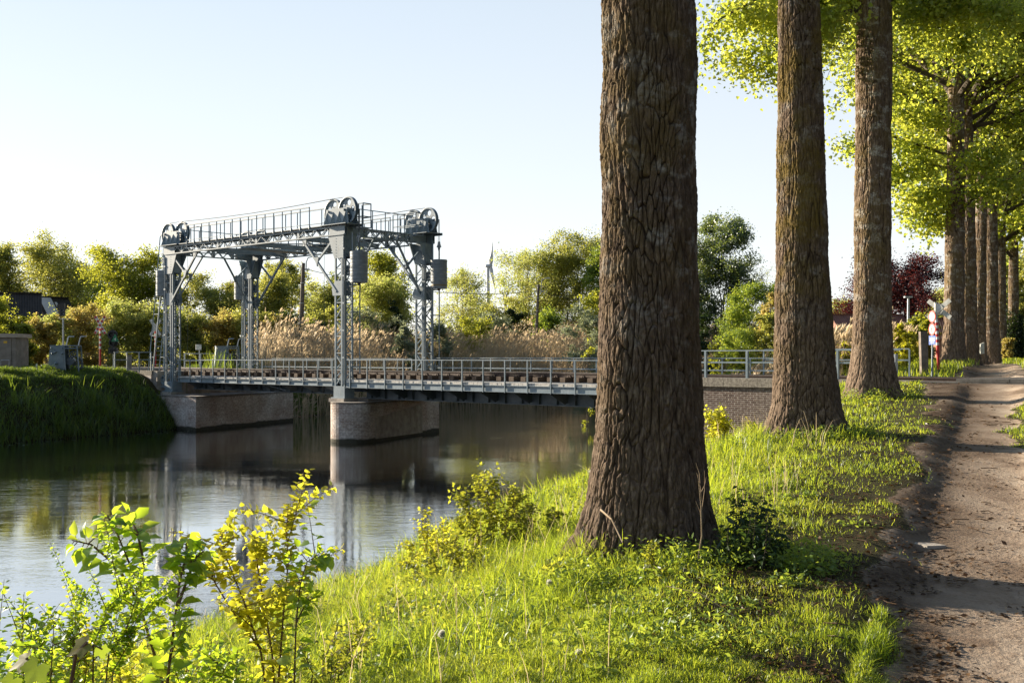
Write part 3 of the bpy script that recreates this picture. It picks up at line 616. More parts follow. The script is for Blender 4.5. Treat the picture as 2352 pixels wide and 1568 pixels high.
# ---------------------------------------------------------------- masonry
def wall_loop(name, pts, z0, z1, mat, parent, close=True, top=True, topmat=None, u0=0.0):
    """upright wall along a closed outline, bricks run along it"""
    n = len(pts); V_, F_, uv = [], [], []; u = u0
    for i in range(n if close else n - 1):
        p, q = V3(pts[i]), V3(pts[(i + 1) % n]); L = (q - p).length; b = len(V_)
        V_ += [(p.x, p.y, z0), (q.x, q.y, z0), (q.x, q.y, z1), (p.x, p.y, z1)]; uv += [(u, z0), (u + L, z0), (u + L, z1), (u, z1)]; F_.append((b, b + 1, b + 2, b + 3)); u += L
    o = link_np(name, np.array(V_), np.array(F_), mat, parent, uv=np.array(uv))
    if top:
        m = MB(); m.add([(p[0], p[1], z1) for p in pts], [tuple(range(n))]); m.prism([V3((p[0], p[1], z1 - .09)) for p in pts], (0, 0, .095)); m.f = m.f[1:]
        m.v = m.v; m.build('cap', topmat or M['concrete'], parent)
    return o
# river pier: rounded nose towards the camera, long flank on the right
wd = V3((2.48, 6.7, 0)).normalized(); wp_ = V3((wd.y, -wd.x, 0)); Rn = .95
Nc = V3((gx(854, 48.5), 48.5, 0)) - wp_ * Rn
pts = []
for i in range(19):
    a_ = math.pi * (i / 18); pts.append(Nc - wp_ * Rn * math.cos(a_) * 1.0 - wd * Rn * math.sin(a_))
pts += [Nc + wp_ * Rn + wd * (7.2 * i / 4) for i in range(1, 5)] + [Nc - wp_ * Rn + wd * 7.2]
pier = empty('brick_pier', Nc, 'round-nosed brick pier standing in the water under the middle lift tower, whitish stains', 'bridge pier')
wall_loop('brickwork', [tuple(p) for p in pts], -1.4, 1.76, M['brick'], pier)
m = MB()   # render patch on the flank
q0 = Nc + wp_ * (Rn + .02) + wd * .35; q1 = Nc + wp_ * (Rn + .02) + wd * 5.2
m.prism([V3((q0.x, q0.y, .13)), V3((q1.x, q1.y, .1)), V3((q1.x, q1.y, 1.5)), V3((q0.x, q0.y, 1.05))], -wp_ * .04); m.build('render_patch', M['concrete'], pier)
m = MB(); c = P(0, -.02, 0); m.prism([V3((*(c + U * i + W * j).xy, 1.74)) for i, j in ((-.52, -.42), (.52, -.42), (.52, .42), (-.52, .42))], (0, 0, .16)); m.build('pedestal', M['concrete'], pier)
m = MB(); m.prism([P(-.6, .9, 1.72), P(.6, .9, 1.72), P(.6, LAD + .5, 1.72), P(-.6, LAD + .5, 1.72)], (0, 0, .17)); m.build('bearing_beam', M['concrete'], pier)

# left abutment: lower brick block with a concrete back wall and brick wing
ab = empty('brick_abutment', P(LAB, 0, 0), 'square brick abutment block under the left lift tower, beside the dark grass bank', 'bridge abutment')
b0 = -.75; cor = P(LAB - 3.35, b0, 0)
blk = [cor + U * 7, cor, cor + wd * 9.2, cor + wd * 9.2 + U * 7]
wall_loop('brickwork', [tuple(p) for p in blk], -1.4, 1.74, M['brick'], ab)
m = MB(); c = P(LAB, -.02, 0); m.prism([V3((*(c + U * i + W * j).xy, 1.73)) for i, j in ((-.52, -.42), (.52, -.42), (.52, .42), (-.52, .42))], (0, 0, .16)); m.build('pedestal', M['concrete'], ab)
bw = [P(LAB + 1.0, -.35, 0), P(LAB + .75, LAD + 2, 0), P(LAB + 3, LAD + 2, 0), P(LAB + 3, -.35, 0)]
m = MB(); m.prism([V3((*p.xy, 1.70)) for p in bw], (0, 0, 1.28)); m.build('back_wall', M['concrete'], ab)
wg = [P(LAB + 1.5, -.42, 0), P(LAB + 4.6, -.42, 0), P(LAB + 4.6, .1, 0), P(LAB + 1.5, .1, 0)]
wall_loop('wing_wall', [tuple(p) for p in wg][::-1], .6, 2.78, M['brick'], ab, top=False)
m = MB(); m.prism([V3((*(p + (V3(p) - P(LAB + 3, -.16, 0)) * .04).xy, 2.78)) for p in wg], (0, 0, .22)); m.build('coping', M['coping'], ab)

# right abutment: long dark brick wall behind the big trunks
rb = empty('brick_wall', P(-19, -.2, 0), 'dark red brick abutment wall with thick stone coping between the two nearest poplars', 'brick wall')
aw = [P(-14.7, -.2, 0), P(-25.5, -.2, 0), P(-25.5, 5.1, 0), P(-14.7, 5.1, 0)]
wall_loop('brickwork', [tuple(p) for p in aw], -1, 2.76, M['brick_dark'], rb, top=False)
m = MB(); 
for i in range(9): 
    a1, a2 = -14.6 - i * 1.23, -14.6 - (i + 1) * 1.23 + .012; m.prism([P(a1, -.29, 2.76), P(a2, -.29, 2.76), P(a2, .45, 2.76), P(a1, .45, 2.76)], (0, 0, .285))
m.build('coping', M['coping'], rb)
m = MB(); m.prism([P(-14.7, .452, 2.74), P(-25.5, .452, 2.74), P(-25.5, 5.0, 2.74), P(-14.7, 5.0, 2.74)], (0, 0, .1)); m.prism([P(-17.9, 4.6, 2.8), P(-25.5, 4.6, 2.8), P(-25.5, 5.2, 2.8), P(-17.9, 5.2, 2.8)], (0, 0, .27)); m.build('far_kerb', M['coping'], rb)

# ---------------------------------------------------------------- lift gantry
Z0, ZB, ZT, ZC = 1.90, 2.42, 9.11, 9.52
S = M['steel']
ga = empty('lift_gantry', P(LAB / 2, LAD / 2, Z0), 'tall blue-grey riveted steel lifting gantry on four lattice towers over the railway bridge', 'bridge gantry')
UH, WH = .31, .21
def rivets(mb, pts, nrm):
    for p in pts: mb.tube(p, V3(p) + nrm * .014, .016, .01, 5)
def tower(a, b):
    m = MB(); base = MB(); C = lambda i, j, z: P(a + i, b + j, z)
    for i in (-UH, UH):
        for j in (-WH, WH):
            m.beam(C(i, j, ZB - .02), C(i, j, ZT), .075, .075, W)
    m.beam(C(-UH + .16, -WH - .01, ZB), C(-UH + .16, -WH - .01, ZT), .07, .09, W); m.beam(C(UH - .16, WH, ZB), C(UH - .16, WH, ZT), .07, .09, W)
    m.beam(C(.02, 0, ZB), C(.02, 0, ZT), .07, .12, W)
    nz = 9; st = (ZT - ZB) / nz
    for k_ in range(nz):
        z, z2 = ZB + k_ * st, ZB + (k_ + 1) * st; f = 1 if k_ % 2 else -1
        for j in (-WH - .012, WH + .012):
            m.beam(C(-f * (UH), j, z + .02), C(f * UH, j, z2 - .04), .045, .03, W); m.beam(C(-UH, j, z2), C(UH, j, z2), .045, .03, W)
        for i in (-UH - .012, UH + .012):
            m.beam(C(i, -f * WH, z), C(i, f * WH, z + st / 2), .035, .045, U); m.beam(C(i, f * WH, z + st / 2), C(i, -f * WH, z2), .035, .045, U)
    # gusset where the knee brace lands and cover plate higher up
    s_ = 1 if a < 1 else -1
    for j in (-WH - .045, WH + .03):
        m.prism([C(-UH, j, 6.45), C(UH * 1.0 + (.16 if s_ > 0 else 0), j, 6.45), C(UH + (.22 if s_ > 0 else 0), j, 6.75), C(UH, j, 7.1), C(-UH, j, 7.1), C(-UH - (.16 if s_ < 0 else 0), j, 6.75)], W * .015)
    m.prism([C(-UH, WH + .06, 7.35), C(UH, WH + .06, 7.35), C(UH, WH + .06, 7.8), C(-UH, WH + .06, 7.8)], W * .015)
    o = m.build('tower', S, ga)
    base.obox(C(0, 0, (Z0 + ZB) / 2 + .02), U, W, V3((0, 0, 1)), UH + .07, WH + .07, (ZB - Z0) / 2); base.obox(C(0, 0, Z0 + .02), U, W, V3((0, 0, 1)), UH + .16, WH + .15, .025)
    base.build('base_box', S, o)
    # guide pipes on the weight side
    g = MB(); so = -1 if a < 1 else 1
    for j in (-WH - .08,): g.tube(C(so * (UH + .02), j, 2.5), C(so * (UH + .02), j, 9.0), .035)
    for j in (-.12, .3): g.tube(C(so * (UH + .42), j, 3.0), C(so * (UH + .42), j, 9.2), .03)
    for z in (3.3, 4.5, 5.7, 6.9, 8.1):
        g.beam(C(so * (UH + .42), -.16, z), C(so * (UH + .42), .34, z), .03, .05); g.beam(C(so * UH, .1, z), C(so * (UH + .42), .1, z), .04, .05)
        g.beam(C(so * (UH - .06), -WH - .09, z + .4), C(so * (UH + .1), -WH - .09, z + .4), .05, .07)
    g.build('guide_pipe', S, o)
    return o
CORN = [(0, 0), (LAB, 0), (0, LAD), (LAB, LAD)]
for a, b in CORN: tower(a, b)
def truss(p, q, n, name='truss_girder'):
    """lattice girder between two points given on plan, chords at ZT and ZC"""
    m = MB(); p = V3(p); q = V3(q); d = (q - p).normalized(); w_ = d.cross(V3((0, 0, 1))); up = V3((0, 0, 1))
    for z in (ZT + .03, ZC - .03): m.beam(p + up * z, q + up * z, .17, .055); 
    L = (q - p).length; st = L / n
    for s_ in (-.05, .05):
        for i in range(n):
            x0 = p + d * (i * st) + w_ * s_; x1 = p + d * ((i + .5) * st) + w_ * s_; x2 = p + d * ((i + 1) * st) + w_ * s_
            m.beam(x0 + up * (ZT + .05), x1 + up * (ZC - .05), .03, .04, w_); m.beam(x1 + up * (ZC - .05), x2 + up * (ZT + .05), .03, .04, w_)
        for i in range(0, n + 1, max(1, n // 4)):
            x = p + d * (i * st) + w_ * s_ * 1.15; m.beam(x + up * ZT, x + up * ZC, .14, .012, w_)
    for e, s_ in ((p, 1), (q, -1)):                       # solid end plates with rivets
        for w2 in (-.075, .075):
            a_ = e - d * s_ * .05; b_ = e + d * s_ * 1.0
            m.prism([a_ + w_ * w2 + up * (ZT + .03), b_ + w_ * w2 + up * (ZT + .03), b_ + w_ * w2 + up * (ZC - .03), a_ + w_ * w2 + up * (ZC - .03)], w_ * .012)
            if w2 > 0:
                rv = [a_ + d * s_ * (.06 + .08 * i) + w_ * (w2 + .012) + up * z for i in range(12) for z in (ZT + .1, ZC - .1)]
                rivets(m, rv, w_)
    return m.build(name, S, ga)
ex = UH + .05
for b in (-WH - .02, LAD + WH + .02):
    truss(P(-ex, b, 0), P(LAB + ex, b, 0), 18)
truss(P(-.02, 0, 0), P(-.02, LAD, 0), 8); truss(P(LAB + .02, 0, 0), P(LAB + .02, LAD, 0), 8)
m = MB()                                                    # top bracing and cross beams
for a in (3.3, 7.0, 10.8): m.beam(P(a, 0, ZT + .12), P(a, LAD, ZT + .12), .12, .22)
for a0_, a1_ in ((0, 3.3), (3.3, 7), (7, 10.8), (10.8, LAB)):
    m.beam(P(a0_, .1, ZT + .08), P(a1_, LAD - .1, ZT + .08), .08, .05); m.beam(P(a1_, .1, ZT + .14), P(a0_, LAD - .1, ZT + .14), .08, .05)
m.build('top_bracing', S, ga)
# corner gussets and knee braces
for a, b in CORN:
    s_ = 1 if a < 1 else -1; t_ = 1 if b < 1 else -1
    m = MB(); j = b - t_ * (WH + .06)
    for jj in (b - t_ * (WH + .06), b + t_ * (WH + .06)):
        m.prism([P(a - s_ * UH, jj, ZT), P(a + s_ * (UH + .45), jj, ZT), P(a + s_ * (UH + .02), jj, 8.1), P(a - s_ * UH, jj, 8.1)], W * .014 * -t_)
    rivets(m, [P(a + s_ * i, b - t_ * (WH + .075), z) for i in (-UH + .05, UH - .1) for z in np.arange(8.2, 9.1, .13)], W * -t_)
    i_ = a + s_ * (UH + .06)
    for ii in (a + s_ * (UH + .06), a - s_ * (UH + .02)):
        m.prism([P(ii, b - t_ * WH, ZT), P(ii, b + t_ * (WH + .38), ZT), P(ii, b + t_ * WH, 8.15), P(ii, b - t_ * WH, 8.15)], U * .014)
    m.build('corner_plate', S, ga)
    m = MB()
    for jj in (b - t_ * (WH + .02),):
        e0, e1 = P(a + s_ * UH * .7, jj, 6.62), P(a + s_ * 2.7, jj, ZT + .02); m.beam(e0, e1, .09, .1, W)
        mid = e0.lerp(e1, .56); m.beam(P(a + s_ * (UH + .15), jj, 8.95), mid, .08, .08, W)
        m.prism([mid + U * .16 * s_ + V3((0, 0, .2)), mid + V3((0, 0, .2)) - U * .18 * s_, mid - V3((0, 0, .22)) - U * .05 * s_], W * .06 * -t_)
        m.prism([e1 + U * s_ * .1 + V3((0, 0, .1)), e1 - U * s_ * .38 + V3((0, 0, .1)), e1 - U * s_ * .34 - V3((0, 0, .3)), e1 - U * s_ * .2 - V3((0, 0, .34))], W * .05 * -t_)
    m.build('knee_brace', S, ga)
    m = MB(); e0, e1 = P(a, b + t_ * WH, 6.7), P(a, b + t_ * 1.75, ZT); m.beam(e0, e1, .08, .08, U); mid = e0.lerp(e1, .55); m.beam(P(a, b + t_ * (WH + .1), 8.75), mid, .07, .07, U)
    m.prism([mid + V3((0, 0, .18)) - W * .15 * t_, mid - V3((0, 0, .2)), mid + W * .14 * t_ + V3((0, 0, .16))], U * .04)
    m.build('knee_brace', S, ga)
# walkways and handrails
def gantry_walk(b, off):
    m = MB(); m.prism([P(-.75, b - .38, ZC + .05), P(LAB + .7, b - .38, ZC + .05), P(LAB + .7, b + .42, ZC + .05), P(-.75, b + .42, ZC + .05)], (0, 0, .035)); m.beam(P(-.8, b + .42, ZC + .03), P(LAB + .7, b + .42, ZC + .03), .06, .12)
    m.build('walkway', S, ga)
    m = MB(); z = ZC + .09
    for j, a0_, a1_ in ((b + .36, .2, LAB - .2), (b - .36, 2.0, LAB - 1.9)):
        n = 15; 
        for i in range(n + 1):
            a = a0_ + (a1_ - a0_) * i / n; m.beam(P(a, j, z - .06), P(a, j, z + .88), .04, .04)
            m.tube(P(a, j, z - .08), P(a, j, z + .06), .045, n=6)
        m.beam(P(a0_, j, z + .89), P(a1_, j, z + .89), .07, .05); m.beam(P(a0_, j, z + .12), P(a1_, j, z + .12), .025, .03)
    m.build('handrail', S, ga)
gantry_walk(.0, 0); gantry_walk(LAD, 0)
for a0_, a1_, b0_, b1_ in ((-.95, -.35, .3, .75), (-.35, 1.25, LAD - .85, LAD - .4)):           # small railed platforms at the wheels
    m = MB(); m.prism([P(a0_, b0_, ZC - .1), P(a1_, b0_, ZC - .1), P(a1_, b1_, ZC - .1), P(a0_, b1_, ZC - .1)], (0, 0, .04))
    for i, j in ((a0_, b0_), (a0_, b1_), (a1_, b1_), (a1_, b0_), ((a0_ + a1_) / 2, b0_)): m.beam(P(i, j, ZC - .1), P(i, j, ZC + .98), .045)
    for zz in (ZC + .98, ZC + .4): m.beam(P(a0_, b0_, zz), P(a0_, b1_, zz), .045); m.beam(P(a0_, b0_, zz), P(a1_, b0_, zz), .045); m.beam(P(a0_, b1_, zz), P(a1_, b1_, zz), .045)
    m.build('end_platform', S, ga)
m = MB()                                                    # cross walk along the side frame and the middle gallery
m.prism([P(.5, .4, ZC + .02), P(1.1, .4, ZC + .02), P(1.1, LAD, ZC + .02), P(.5, LAD, ZC + .02)], (0, 0, .03)); m.build('cross_walk', S, ga); m = MB(); m.prism([P(LAB - 6.2, .5, ZT + .0), P(LAB - 5.2, .5, ZT + .0), P(LAB - 5.2, LAD - .4, ZT + .0), P(LAB - 6.2, LAD - .4, ZT + .0)], (0, 0, .05)); m.build('cross_walk', S, ga); m = MB()
m.prism([P(LAB - 1.1, .4, ZC + .02), P(LAB - .5, .4, ZC + .02), P(LAB - .5, LAD, ZC + .02), P(LAB - 1.1, LAD, ZC + .02)], (0, 0, .03)); m.build('cross_walk', S, ga)
for a in (LAB - .45, .45):
    m = MB()
    for i in range(6): m.beam(P(a, .5 + i * .78, ZC), P(a, .5 + i * .78, ZC + .92), .04)
    m.beam(P(a, .4, ZC + .93), P(a, LAD - .4, ZC + .93), .045, .035)
    m.build('cross_handrail', S, ga)

def wheel(c, r, name='pulley_wheel'):
    m = MB(); c = V3(c)
    m.lathe(c, W, [(-.075, r - .075), (-.085, r - .03), (-.075, r), (-.05, r), (-.035, r - .045), (-.01, r - .045), (0, r - .01), (.01, r - .045), (.035, r - .045), (.05, r), (.075, r), (.085, r - .03), (.075, r - .075), (.03, r - .1), (-.03, r - .1), (-.075, r - .075)], 40)
    nr, na = 12, 100; r0_, r1_ = .1, r - .07; hr = .5 * (r0_ + r1_) * 1.06; hs = .135; keep = []
    for i in range(nr):
        for j in range(na):
            rr = r0_ + (r1_ - r0_) * (i + .5) / nr; th = 2 * math.pi * (j + .5) / na
            if all(math.hypot(rr * math.cos(th) - hr * math.cos(h), rr * math.sin(th) - hr * math.sin(h)) > hs for h in [2 * math.pi * q / 5 + .5 for q in range(5)]): keep.append((i, j))
    X = U; Y = V3((0, 0, 1))
    vs = [c + W * s_ + (X * math.cos(2 * math.pi * j / na) + Y * math.sin(2 * math.pi * j / na)) * (r0_ + (r1_ - r0_) * i / nr) for s_ in (-.022, .022) for i in range(nr + 1) for j in range(na)]
    o_ = (nr + 1) * na; fs = []; K = set(keep)
    for i, j in keep:
        q = [i * na + j, i * na + (j + 1) % na, (i + 1) * na + (j + 1) % na, (i + 1) * na + j]; fs += [tuple(q), tuple(x + o_ for x in q[::-1])]
        for (ni, nj), e in (((i - 1, j), (0, 1)), ((i + 1, j), (2, 3)), ((i, (j + 1) % na), (1, 2)), ((i, (j - 1) % na), (3, 0))):
            if (ni, nj) not in K: fs.append((q[e[0]], q[e[1]], q[e[1]] + o_, q[e[0]] + o_))
    m.add(vs, fs); m.lathe(c, W, [(-.13, .07), (-.13, .11), (-.02, .13), (.02, .13), (.13, .11), (.13, .07)], 20); m.lathe(c, W, [(-.3, 0), (-.3, .045), (.3, .045), (.3, 0)], 10)
    return m.build(name, S, ga, True)
WR = .61; ZW = ZC + .68
for a, b in CORN:
    s_ = 1 if a < 1 else -1; t_ = -1
    c1, c2 = a - s_ * .36, a + s_ * .78
    wheel(P(c1, b - .05, ZW), WR); wheel(P(c2, b + .07, ZW), WR)
    for k_, j in enumerate((b - .26, b + .26)):
        m = MB(); m.prism([P(a - s_ * .62, j, ZC + .06), P(a + s_ * 1.05, j, ZC + .06), P(a + s_ * .93, j, ZW + .1), P(a - s_ * .5, j, ZW + .1)], W * .03)
        sg = -1 if k_ == 0 else 1
        for q in (-.5, -.06, .36, .8):
            x = a + s_ * (q + .06); jj = j + (.03 if sg > 0 else 0)
            m.add([P(x - .08, jj, ZC + .08), P(x + .08, jj, ZC + .08), P(x, jj, ZW - .02), P(x, jj + sg * .2, ZC + .08)], [(0, 2, 3), (1, 3, 2), (0, 3, 1)])
        m.beam(P(a - s_ * .68, j + sg * .1, ZC + .07), P(a + s_ * 1.1, j + sg * .1, ZC + .07), .24, .03)
        for c_ in (c1, c2): m.lathe(P(c_, j, ZW), W, [(-.05, 0), (-.05, .06), (.08, .06), (.08, 0)], 10)
        m.build('wheel_bracket', S, ga)
m = MB()                                                    # ropes between the wheels and down
for b in (0, LAD):
    for j in (-.025, .025):
        m.path([P(.78 - .0, b + j, ZW + WR)] + [P(.78 + (LAB - 1.56) * i / 6, b + j, ZW + WR - .1 * math.sin(math.pi * i / 6)) for i in range(1, 6)] + [P(LAB - .78, b + j, ZW + WR)], .013, 5)
    for a, s_ in ((0, 1), (LAB, -1)):
        m.tube(P(a - s_ * .36, b, ZW + WR), P(a + s_ * .78, b, ZW + WR), .015, n=5)
        m.tube(P(a + s_ * .78 + s_ * WR, b, ZW), P(a + s_ * .78 + s_ * WR, b, 3.5), .01, n=5)
m.build('haul_rope', M['cable'], ga)
# small guide sheave and arm at the foot of the left tower
m = MB(); c = P(LAB + .75, -.1, 2.5); m.lathe(c, W, [(-.04, .2), (-.05, .26), (0, .22), (.05, .26), (.04, .2), (-.04, .2)], 24); m.lathe(c, W, [(-.02, 0), (-.02, .08), (.02, .08), (.02, 0)], 12)
for i in range(5): m.beam(c, c + (U * math.cos(i * 1.256) + V3((0, 0, 1)) * math.sin(i * 1.256)) * .21, .03)
m.beam(P(LAB + .25, -.1, 2.15), P(LAB + 1.25, -.1, 2.15), .1, .1); m.prism([c - U * .14 - V3((0, 0, .35)), c + U * .14 - V3((0, 0, .35)), c + U * .05 + V3((0, 0, .05)), c - U * .05 + V3((0, 0, .05))], W * .07); m.build('foot_sheave', S, ga)

def weight(a, b, zt, label):
    s_ = -1 if a < 1 else 1; c = P(a + s_ * 1.0, b + .02, 0); t = empty('counterweight', V3((c.x, c.y, zt - 1.36)), label, 'counterweight', 'counterweights hanging from the gantry')
    m = MB(); n = 11; prof = [(0, 0.0), (0, .36)]; h = 1.36
    for i in range(n):
        z0_, z1_ = h * i / n, h * (i + 1) / n; r = .385 + (.006 if i % 3 == 1 else 0); prof += [(z0_ + .012, r), (z1_ - .012, r), (z1_, r - .014)]
    prof += [(h, 0)]; m.lathe(V3((c.x, c.y, zt - h)), (0, 0, 1), prof, 40); m.build('iron_discs', M['lead'], t, True)
    if b > 1 and a < 1:
        m = MB(); m.lathe(V3((c.x, c.y, zt - h + .12)), (0, 0, 1), [(0, .392), (.07, .392)], 40); m.f = m.f[:-2]; m.build('yellow_band', surf('ochre_band', (.22, .17, .09), (.28, .21, .11), .6, 5), t)
    m = MB(); m.tube(V3((c.x, c.y, zt - h - .1)), V3((c.x, c.y, zt - h)), .04, .09); m.build('rod_end', M['rust'], t, True); m = MB(); m.tube(V3((c.x, c.y, zt)), V3((c.x, c.y, zt + .42)), .025); m.build('rod', M['cable'], t)
    m = MB(); y = zt + .42; m.prism([V3((c.x, c.y, y)) - U * .02 - W * .03, V3((c.x, c.y, y)) + U * .02 - W * .03, V3((c.x, c.y, y + .28)) + U * .1 - W * .03, V3((c.x, c.y, y + .28)) - U * .1 - W * .03], W * .06)
    for q in (-.07, .07): m.tube(V3((c.x, c.y, y + .24)) + U * q, V3((c.x, c.y, y + .42)) + U * q * .8, .03, .02, 6); m.lathe(V3((c.x, c.y, y + .2)) + U * q - W * .06, W, [(0, .035), (.12, .035)], 8)
    m.build('shackle', M['lead'], t)
    m = MB()
    for q in (-.055, .055): m.tube(V3((c.x, c.y, y + .4)) + U * q, V3((c.x, c.y, ZW)) + U * q * .35, .013, n=5)
    m.build('rope', M['cable'], t)
weight(0, 0, 8.34, 'large iron counterweight right of the middle tower, nearest to the viewer')
weight(LAB, 0, 8.34, 'iron counterweight hanging left of the near left tower, beside the ladder')
weight(0, LAD, 8.30, 'iron counterweight with a yellowish band, hanging right of the rightmost tower')
weight(LAB, LAD, 8.34, 'iron counterweight half hidden behind the left far tower')

# ladder leaning on the left end
la = empty('gantry_ladder', P(LAB + 2.4, 0, H(P(LAB + 2.4, 0, 0).x, P(LAB + 2.4, 0, 0).y)), 'steep grey steel ladder with tall hand rails leaning against the left end of the gantry', 'ladder')
m = MB(); tz = 10.35
L0, L1 = P(LAB + 2.2, .1, 2.95), P(LAB + .95, .1, 9.4); R0_, R1_ = P(LAB + 2.2, .75, 2.95), P(LAB + .95, .75, 9.4)
for a_, b_ in ((L0, L1), (R0_, R1_)): m.beam(a_, b_, .05, .07, W)
m.build('stringer', S, la); m = MB()
for i in range(26): t_ = (i + .5) / 26; m.tube(L0.lerp(L1, t_), R0_.lerp(R1_, t_), .017, n=5)
m.build('rung', S, la); m = MB()
off = U * .52
for a_, b_ in ((L0, L1), (R0_, R1_)):
    m.path([a_ + off * .95, a_.lerp(b_, .5) + off, b_ + off + V3((0, 0, .75)), b_ + off * .6 + V3((0, 0, .98)), b_ + V3((0, 0, .98)) - U * .1], .026, 6)
    for t_ in (.12, .3, .48, .66, .84, .98): m.beam(a_.lerp(b_, t_), a_.lerp(b_, t_) + off, .035)
m.build('hand_rail', S, la)

# ---------------------------------------------------------------- bridge spans
def railing(parent, a0_, a1_, b, z0, z1, n, mids=(), mat=S, w_=.05, out=0, top=.036, ext=(0, 0), drop=.0, name='railing'):
    m = MB(); m.beam(P(a0_ + ext[0], b, z1 - top / 2), P(a1_ + ext[1], b, z1 - top / 2), .055, top)
    for z in mids: m.beam(P(a0_ + ext[0] * .6, b, z), P(a1_ + ext[1] * .6, b, z), .035, .05)
    o = m.build(name, mat, parent)
    for i in range(n + 1):
        a = a0_ + (a1_ - a0_) * i / n; q = MB(); q.beam(P(a, b, z0 - drop), P(a, b, z1 - top), w_, w_ * .8, U); q.build('post', mat, o)
    return o
lift = empty('lift_span', P(LAB / 2, LAD / 2, 2.0), 'lifting railway span between the two pairs of lattice towers, pale plank walkways', 'bridge')
fix = empty('fixed_span', P(-7.5, LAD / 2, 1.9), 'fixed blue-grey steel girder span from the round pier to the right bank', 'bridge')
def span(t, a0_, a1_, zb, off, nb, white):
    m = MB(); m.beam(P(a0_, off, 2.53), P(a1_, off, 2.53), .03, .2 if not white else .28); m.beam(P(a0_, off - .03, 2.63), P(a1_, off - .03, 2.63), .08, .02); m.beam(P(a0_, off - .03, 2.43 - .04 * white), P(a1_, off - .03, 2.43 - .04 * white), .08, .02)
    if white: pass
    m.build('edge_beam', S, t)
    m = MB(); m.beam(P(a0_, LAD - off, 2.53), P(a1_, LAD - off, 2.53), .03, .2); m.build('edge_beam', S, t)
    for b in (.95, LAD - .95):
        m = MB(); m.beam(P(a0_, b, (zb + 2.72) / 2), P(a1_, b, (zb + 2.72) / 2), .03, 2.72 - zb); m.beam(P(a0_, b, zb + .015), P(a1_, b, zb + .015), .34, .03); m.beam(P(a0_, b, 2.73), P(a1_, b, 2.73), .3, .03)
        for i in range(nb * 2): a = a0_ + (a1_ - a0_) * (i + .5) / (nb * 2); m.prism([P(a, b - .14, zb + .03), P(a, b + .14, zb + .03), P(a, b + .14, 2.7), P(a, b - .14, 2.7)], U * .012)
        m.build('main_girder', M['dark_steel'], t)
    m = MB()
    for i in range(nb):
        a = a0_ + (a1_ - a0_) * (i + .5) / nb
        m.prism([P(a, off + .02, 2.44), P(a, .94, 2.44), P(a, .94, zb + .1), P(a, .8, zb + .1)], U * .02); m.beam(P(a, off + .02, 2.42), P(a, .8, zb + .08), .09, .02, U)
        m.prism([P(a, LAD - off - .02, 2.44), P(a, LAD - .94, 2.44), P(a, LAD - .94, zb + .1), P(a, LAD - .8, zb + .1)], U * .02)
        m.beam(P(a, .97, 2.4), P(a, LAD - .97, 2.4), .12, .35)
    m.build('bracket', M['dark_steel'], t)
    rng = random.Random(int(a0_ * 7)); m = MB(); a = a0_
    while a < a1_ - .05:
        w_ = .21 + rng.uniform(-.01, .02); e = min(a + w_ - .012, a1_); dz = rng.uniform(-.006, .006); j0 = off - .03 + rng.uniform(-.015, .01)
        m.obox(P((a + e) / 2, (j0 + 1.12) / 2, 2.685 + dz), U, W, V3((0, 0, 1)), (e - a) / 2, (1.12 - j0) / 2, .028 + .02 * white); a += w_
    m.build('walkway_planks', M['plank'], t)
    m = MB(); a = a0_
    while a < a1_ - .05:
        e = min(a + .2, a1_); m.obox(P((a + e) / 2, LAD - .55, 2.68 + rng.uniform(-.006, .006)), U, W, V3((0, 0, 1)), (e - a) / 2, .57, .03); a += .212
    m.build('far_planks', M['plank'], t)
span(lift, .52, LAB - .52, 2.03, .0, 8, 0); span(fix, -14.7, -.45, 1.87, -.22, 8, 1)
railing(lift, .75, LAB - .62, -.045, 2.42, 3.60, 12, mat=S, w_=.048, ext=(-.1, .1))
railing(fix, -14.5, -.75, -.28, 2.36, 3.62, 12, mat=S, w_=.052, ext=(0, .2))
railing(lift, .9, LAB - .9, LAD + .05, 2.5, 3.66, 12, (3.2,), w_=.05)
railing(fix, -18.6, -.5, LAD + .25, 2.5, 3.70, 15, (3.22, 2.85), w_=.05)
m = MB(); m.tube(P(6.2, .2, 2.4), P(4.6, .25, 2.15), .02, n=6); m.build('strut', M['lead'], lift)
railing(rb, -24.9, -15.6, -.05, 3.045, 3.95, 6, (3.55,), w_=.09, ext=(-.4, .4)); 
far = empty('guard_rail', P(-21, LAD + .5, 3.0), 'blue-grey two-rail guard rail on the far side, ending at the old concrete post', 'railing')
railing(far, -23.4, -17.9, LAD + .35, 3.07, 4.02, 4, (3.62,), w_=.06)

